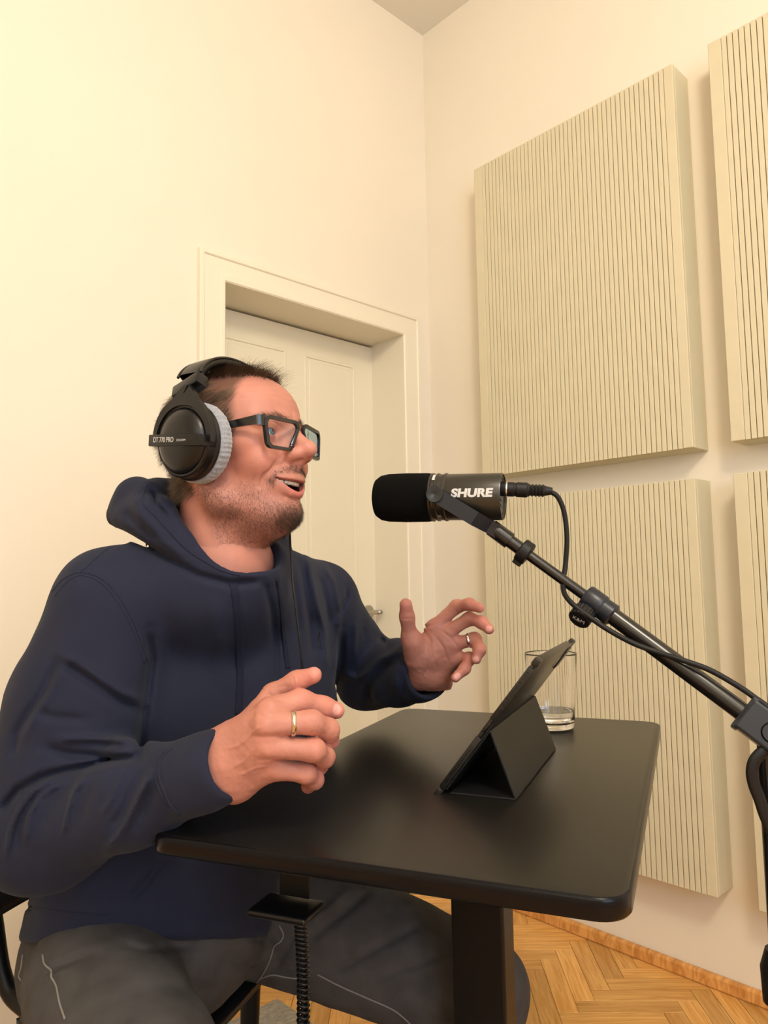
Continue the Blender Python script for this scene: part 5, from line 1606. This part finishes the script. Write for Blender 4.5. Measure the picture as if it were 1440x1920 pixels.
def build_chair():
    c = np.array([PELV[0], PELV[1], 0]); X, Y, Z = body_frame(22, 0, 0)
    t = empty('chair', c, 'black chair under the man, its curved back at the left edge of the photo', 'chair')
    def w(a, b, z): return c+X*a+Y*b+np.array([0, 0, z])
    M = frame_mat(c, X, Y, (0, 0, 1))
    zs = .452
    # seat shell
    V = []; F = []; n, m = 26, 26
    def surf(i, j):
        a = -1+2*i/n; b = -1+2*j/m
        x = -.195+.24*(i/n); y = .170*b*(1-.30*max(0, -a)**2)
        z = zs-.022*(1-b*b)*(1-.5*a*a)-.030*max(0, a)**3
        return x, y, z
    for th in (0, -.012):
        for i in range(n+1):
            for j in range(m+1):
                x, y, z = surf(i, j); V.append(w(x, y, z+th))
    o_ = (n+1)*(m+1); id_ = lambda i, j, k=0: k*o_+i*(m+1)+j
    for i in range(n):
        for j in range(m):
            F.append((id_(i, j), id_(i+1, j), id_(i+1, j+1), id_(i, j+1))); F.append((id_(i, j, 1), id_(i, j+1, 1), id_(i+1, j+1, 1), id_(i+1, j, 1)))
    for i in range(n):
        F.append((id_(i, 0), id_(i, 0, 1), id_(i+1, 0, 1), id_(i+1, 0))); F.append((id_(i, m), id_(i+1, m), id_(i+1, m, 1), id_(i, m, 1)))
    for j in range(m):
        F.append((id_(0, j), id_(0, j+1), id_(0, j+1, 1), id_(0, j, 1))); F.append((id_(n, j), id_(n, j, 1), id_(n, j+1, 1), id_(n, j+1)))
    local(new_mesh('seat', V, np.array(F), M_BLACKPLASTIC, t))
    # curved backrest shell
    V = []; F = []; n, m = 18, 26
    for th in (0, .014):
        for i in range(n+1):
            for j in range(m+1):
                b = -1+2*j/m; zz = i/n
                V.append(w(-.268-.05*zz-th+.045*b*b, .225*b*(1-.12*zz**2), .572+.25*zz))
    o_ = (n+1)*(m+1)
    for i in range(n):
        for j in range(m):
            F.append((id_(i, j), id_(i+1, j), id_(i+1, j+1), id_(i, j+1))); F.append((id_(i, j, 1), id_(i, j+1, 1), id_(i+1, j+1, 1), id_(i+1, j, 1)))
    for i in range(n):
        F.append((id_(i, 0), id_(i, 0, 1), id_(i+1, 0, 1), id_(i+1, 0))); F.append((id_(i, m), id_(i+1, m), id_(i+1, m, 1), id_(i, m, 1)))
    for j in range(m):
        F.append((id_(0, j), id_(0, j+1), id_(0, j+1, 1), id_(0, j, 1))); F.append((id_(n, j), id_(n, j, 1), id_(n, j+1, 1), id_(n, j+1)))
    local(new_mesh('backrest', V, np.array(F), M_BLACKPLASTIC, t))
    for s_ in (-1, 1):
        bm = bmesh.new(); add_tube(bm, catmull([w(-.338, s_*.07, .74), w(-.322, s_*.07, .64), w(-.300, s_*.07, .55), w(-.276, s_*.07, .468), w(-.225, s_*.075, .437), w(-.05, s_*.10, .425)], 6), .0125, 14)
        local(bm_obj('back_post', bm, M_POWDER, t, True))
        for a, a2 in ((-.15, -.23), (.02, .0)):
            bm = bmesh.new(); add_tube(bm, [w(a, s_*.16, .432), w(a2, s_*.17, .013)], [.017, .011], 14); local(bm_obj('leg', bm, M_POWDER, t, True, 40))
    return t
CHAIR = build_chair()

def ring_on(name, label, p, axis, R, wd, m, group=None):
    bm = bmesh.new(); M = axis_mat(p-nrm(axis)*wd/2, p+nrm(axis)*wd)
    add_lathe(bm, [(R, 0), (R+.0012, .0006), (R+.0016, wd/2), (R+.0012, wd-.0006), (R, wd), (R-.0004, wd/2)], M, 48, closed=True)
    o = bm_obj(name, bm, m, None, True); tag(o, label, 'ring')
    return o
J, R_ = HANDS['right']['fingers']['middle']
ring_on('ring', 'plain pale gold band on the hand nearest the camera', J[0]*.42+J[1]*.58, J[1]-J[0], .0124, .0052, M_GOLD)
J, R_ = HANDS['left']['fingers']['ring']
ring_on('ring', 'broad polished silver ring on the raised far hand', J[0]*.22+J[1]*.78, J[1]-J[0], .0106, .0055, M_CHROME)

def headphone_cable(hp):
    pts = [hw((4, 66, -55)), hw((30, 60, -110)), at(541, 985, 1.02), at(545, 1030, .985), at(549, 1090, .955), at(556, 1150, .945), at(563, 1210, .94), at(568, 1265, .94), at(572, 1340, .95), at(575, 1420, .96), at(570, 1500, .93), at(560, 1560, .92)]
    bm = bmesh.new(); add_tube(bm, catmull(pts, 6), .0015, 8); local(bm_obj('cable', bm, M_RUBBER, hp, True))
headphone_cable(HEADPHONES)
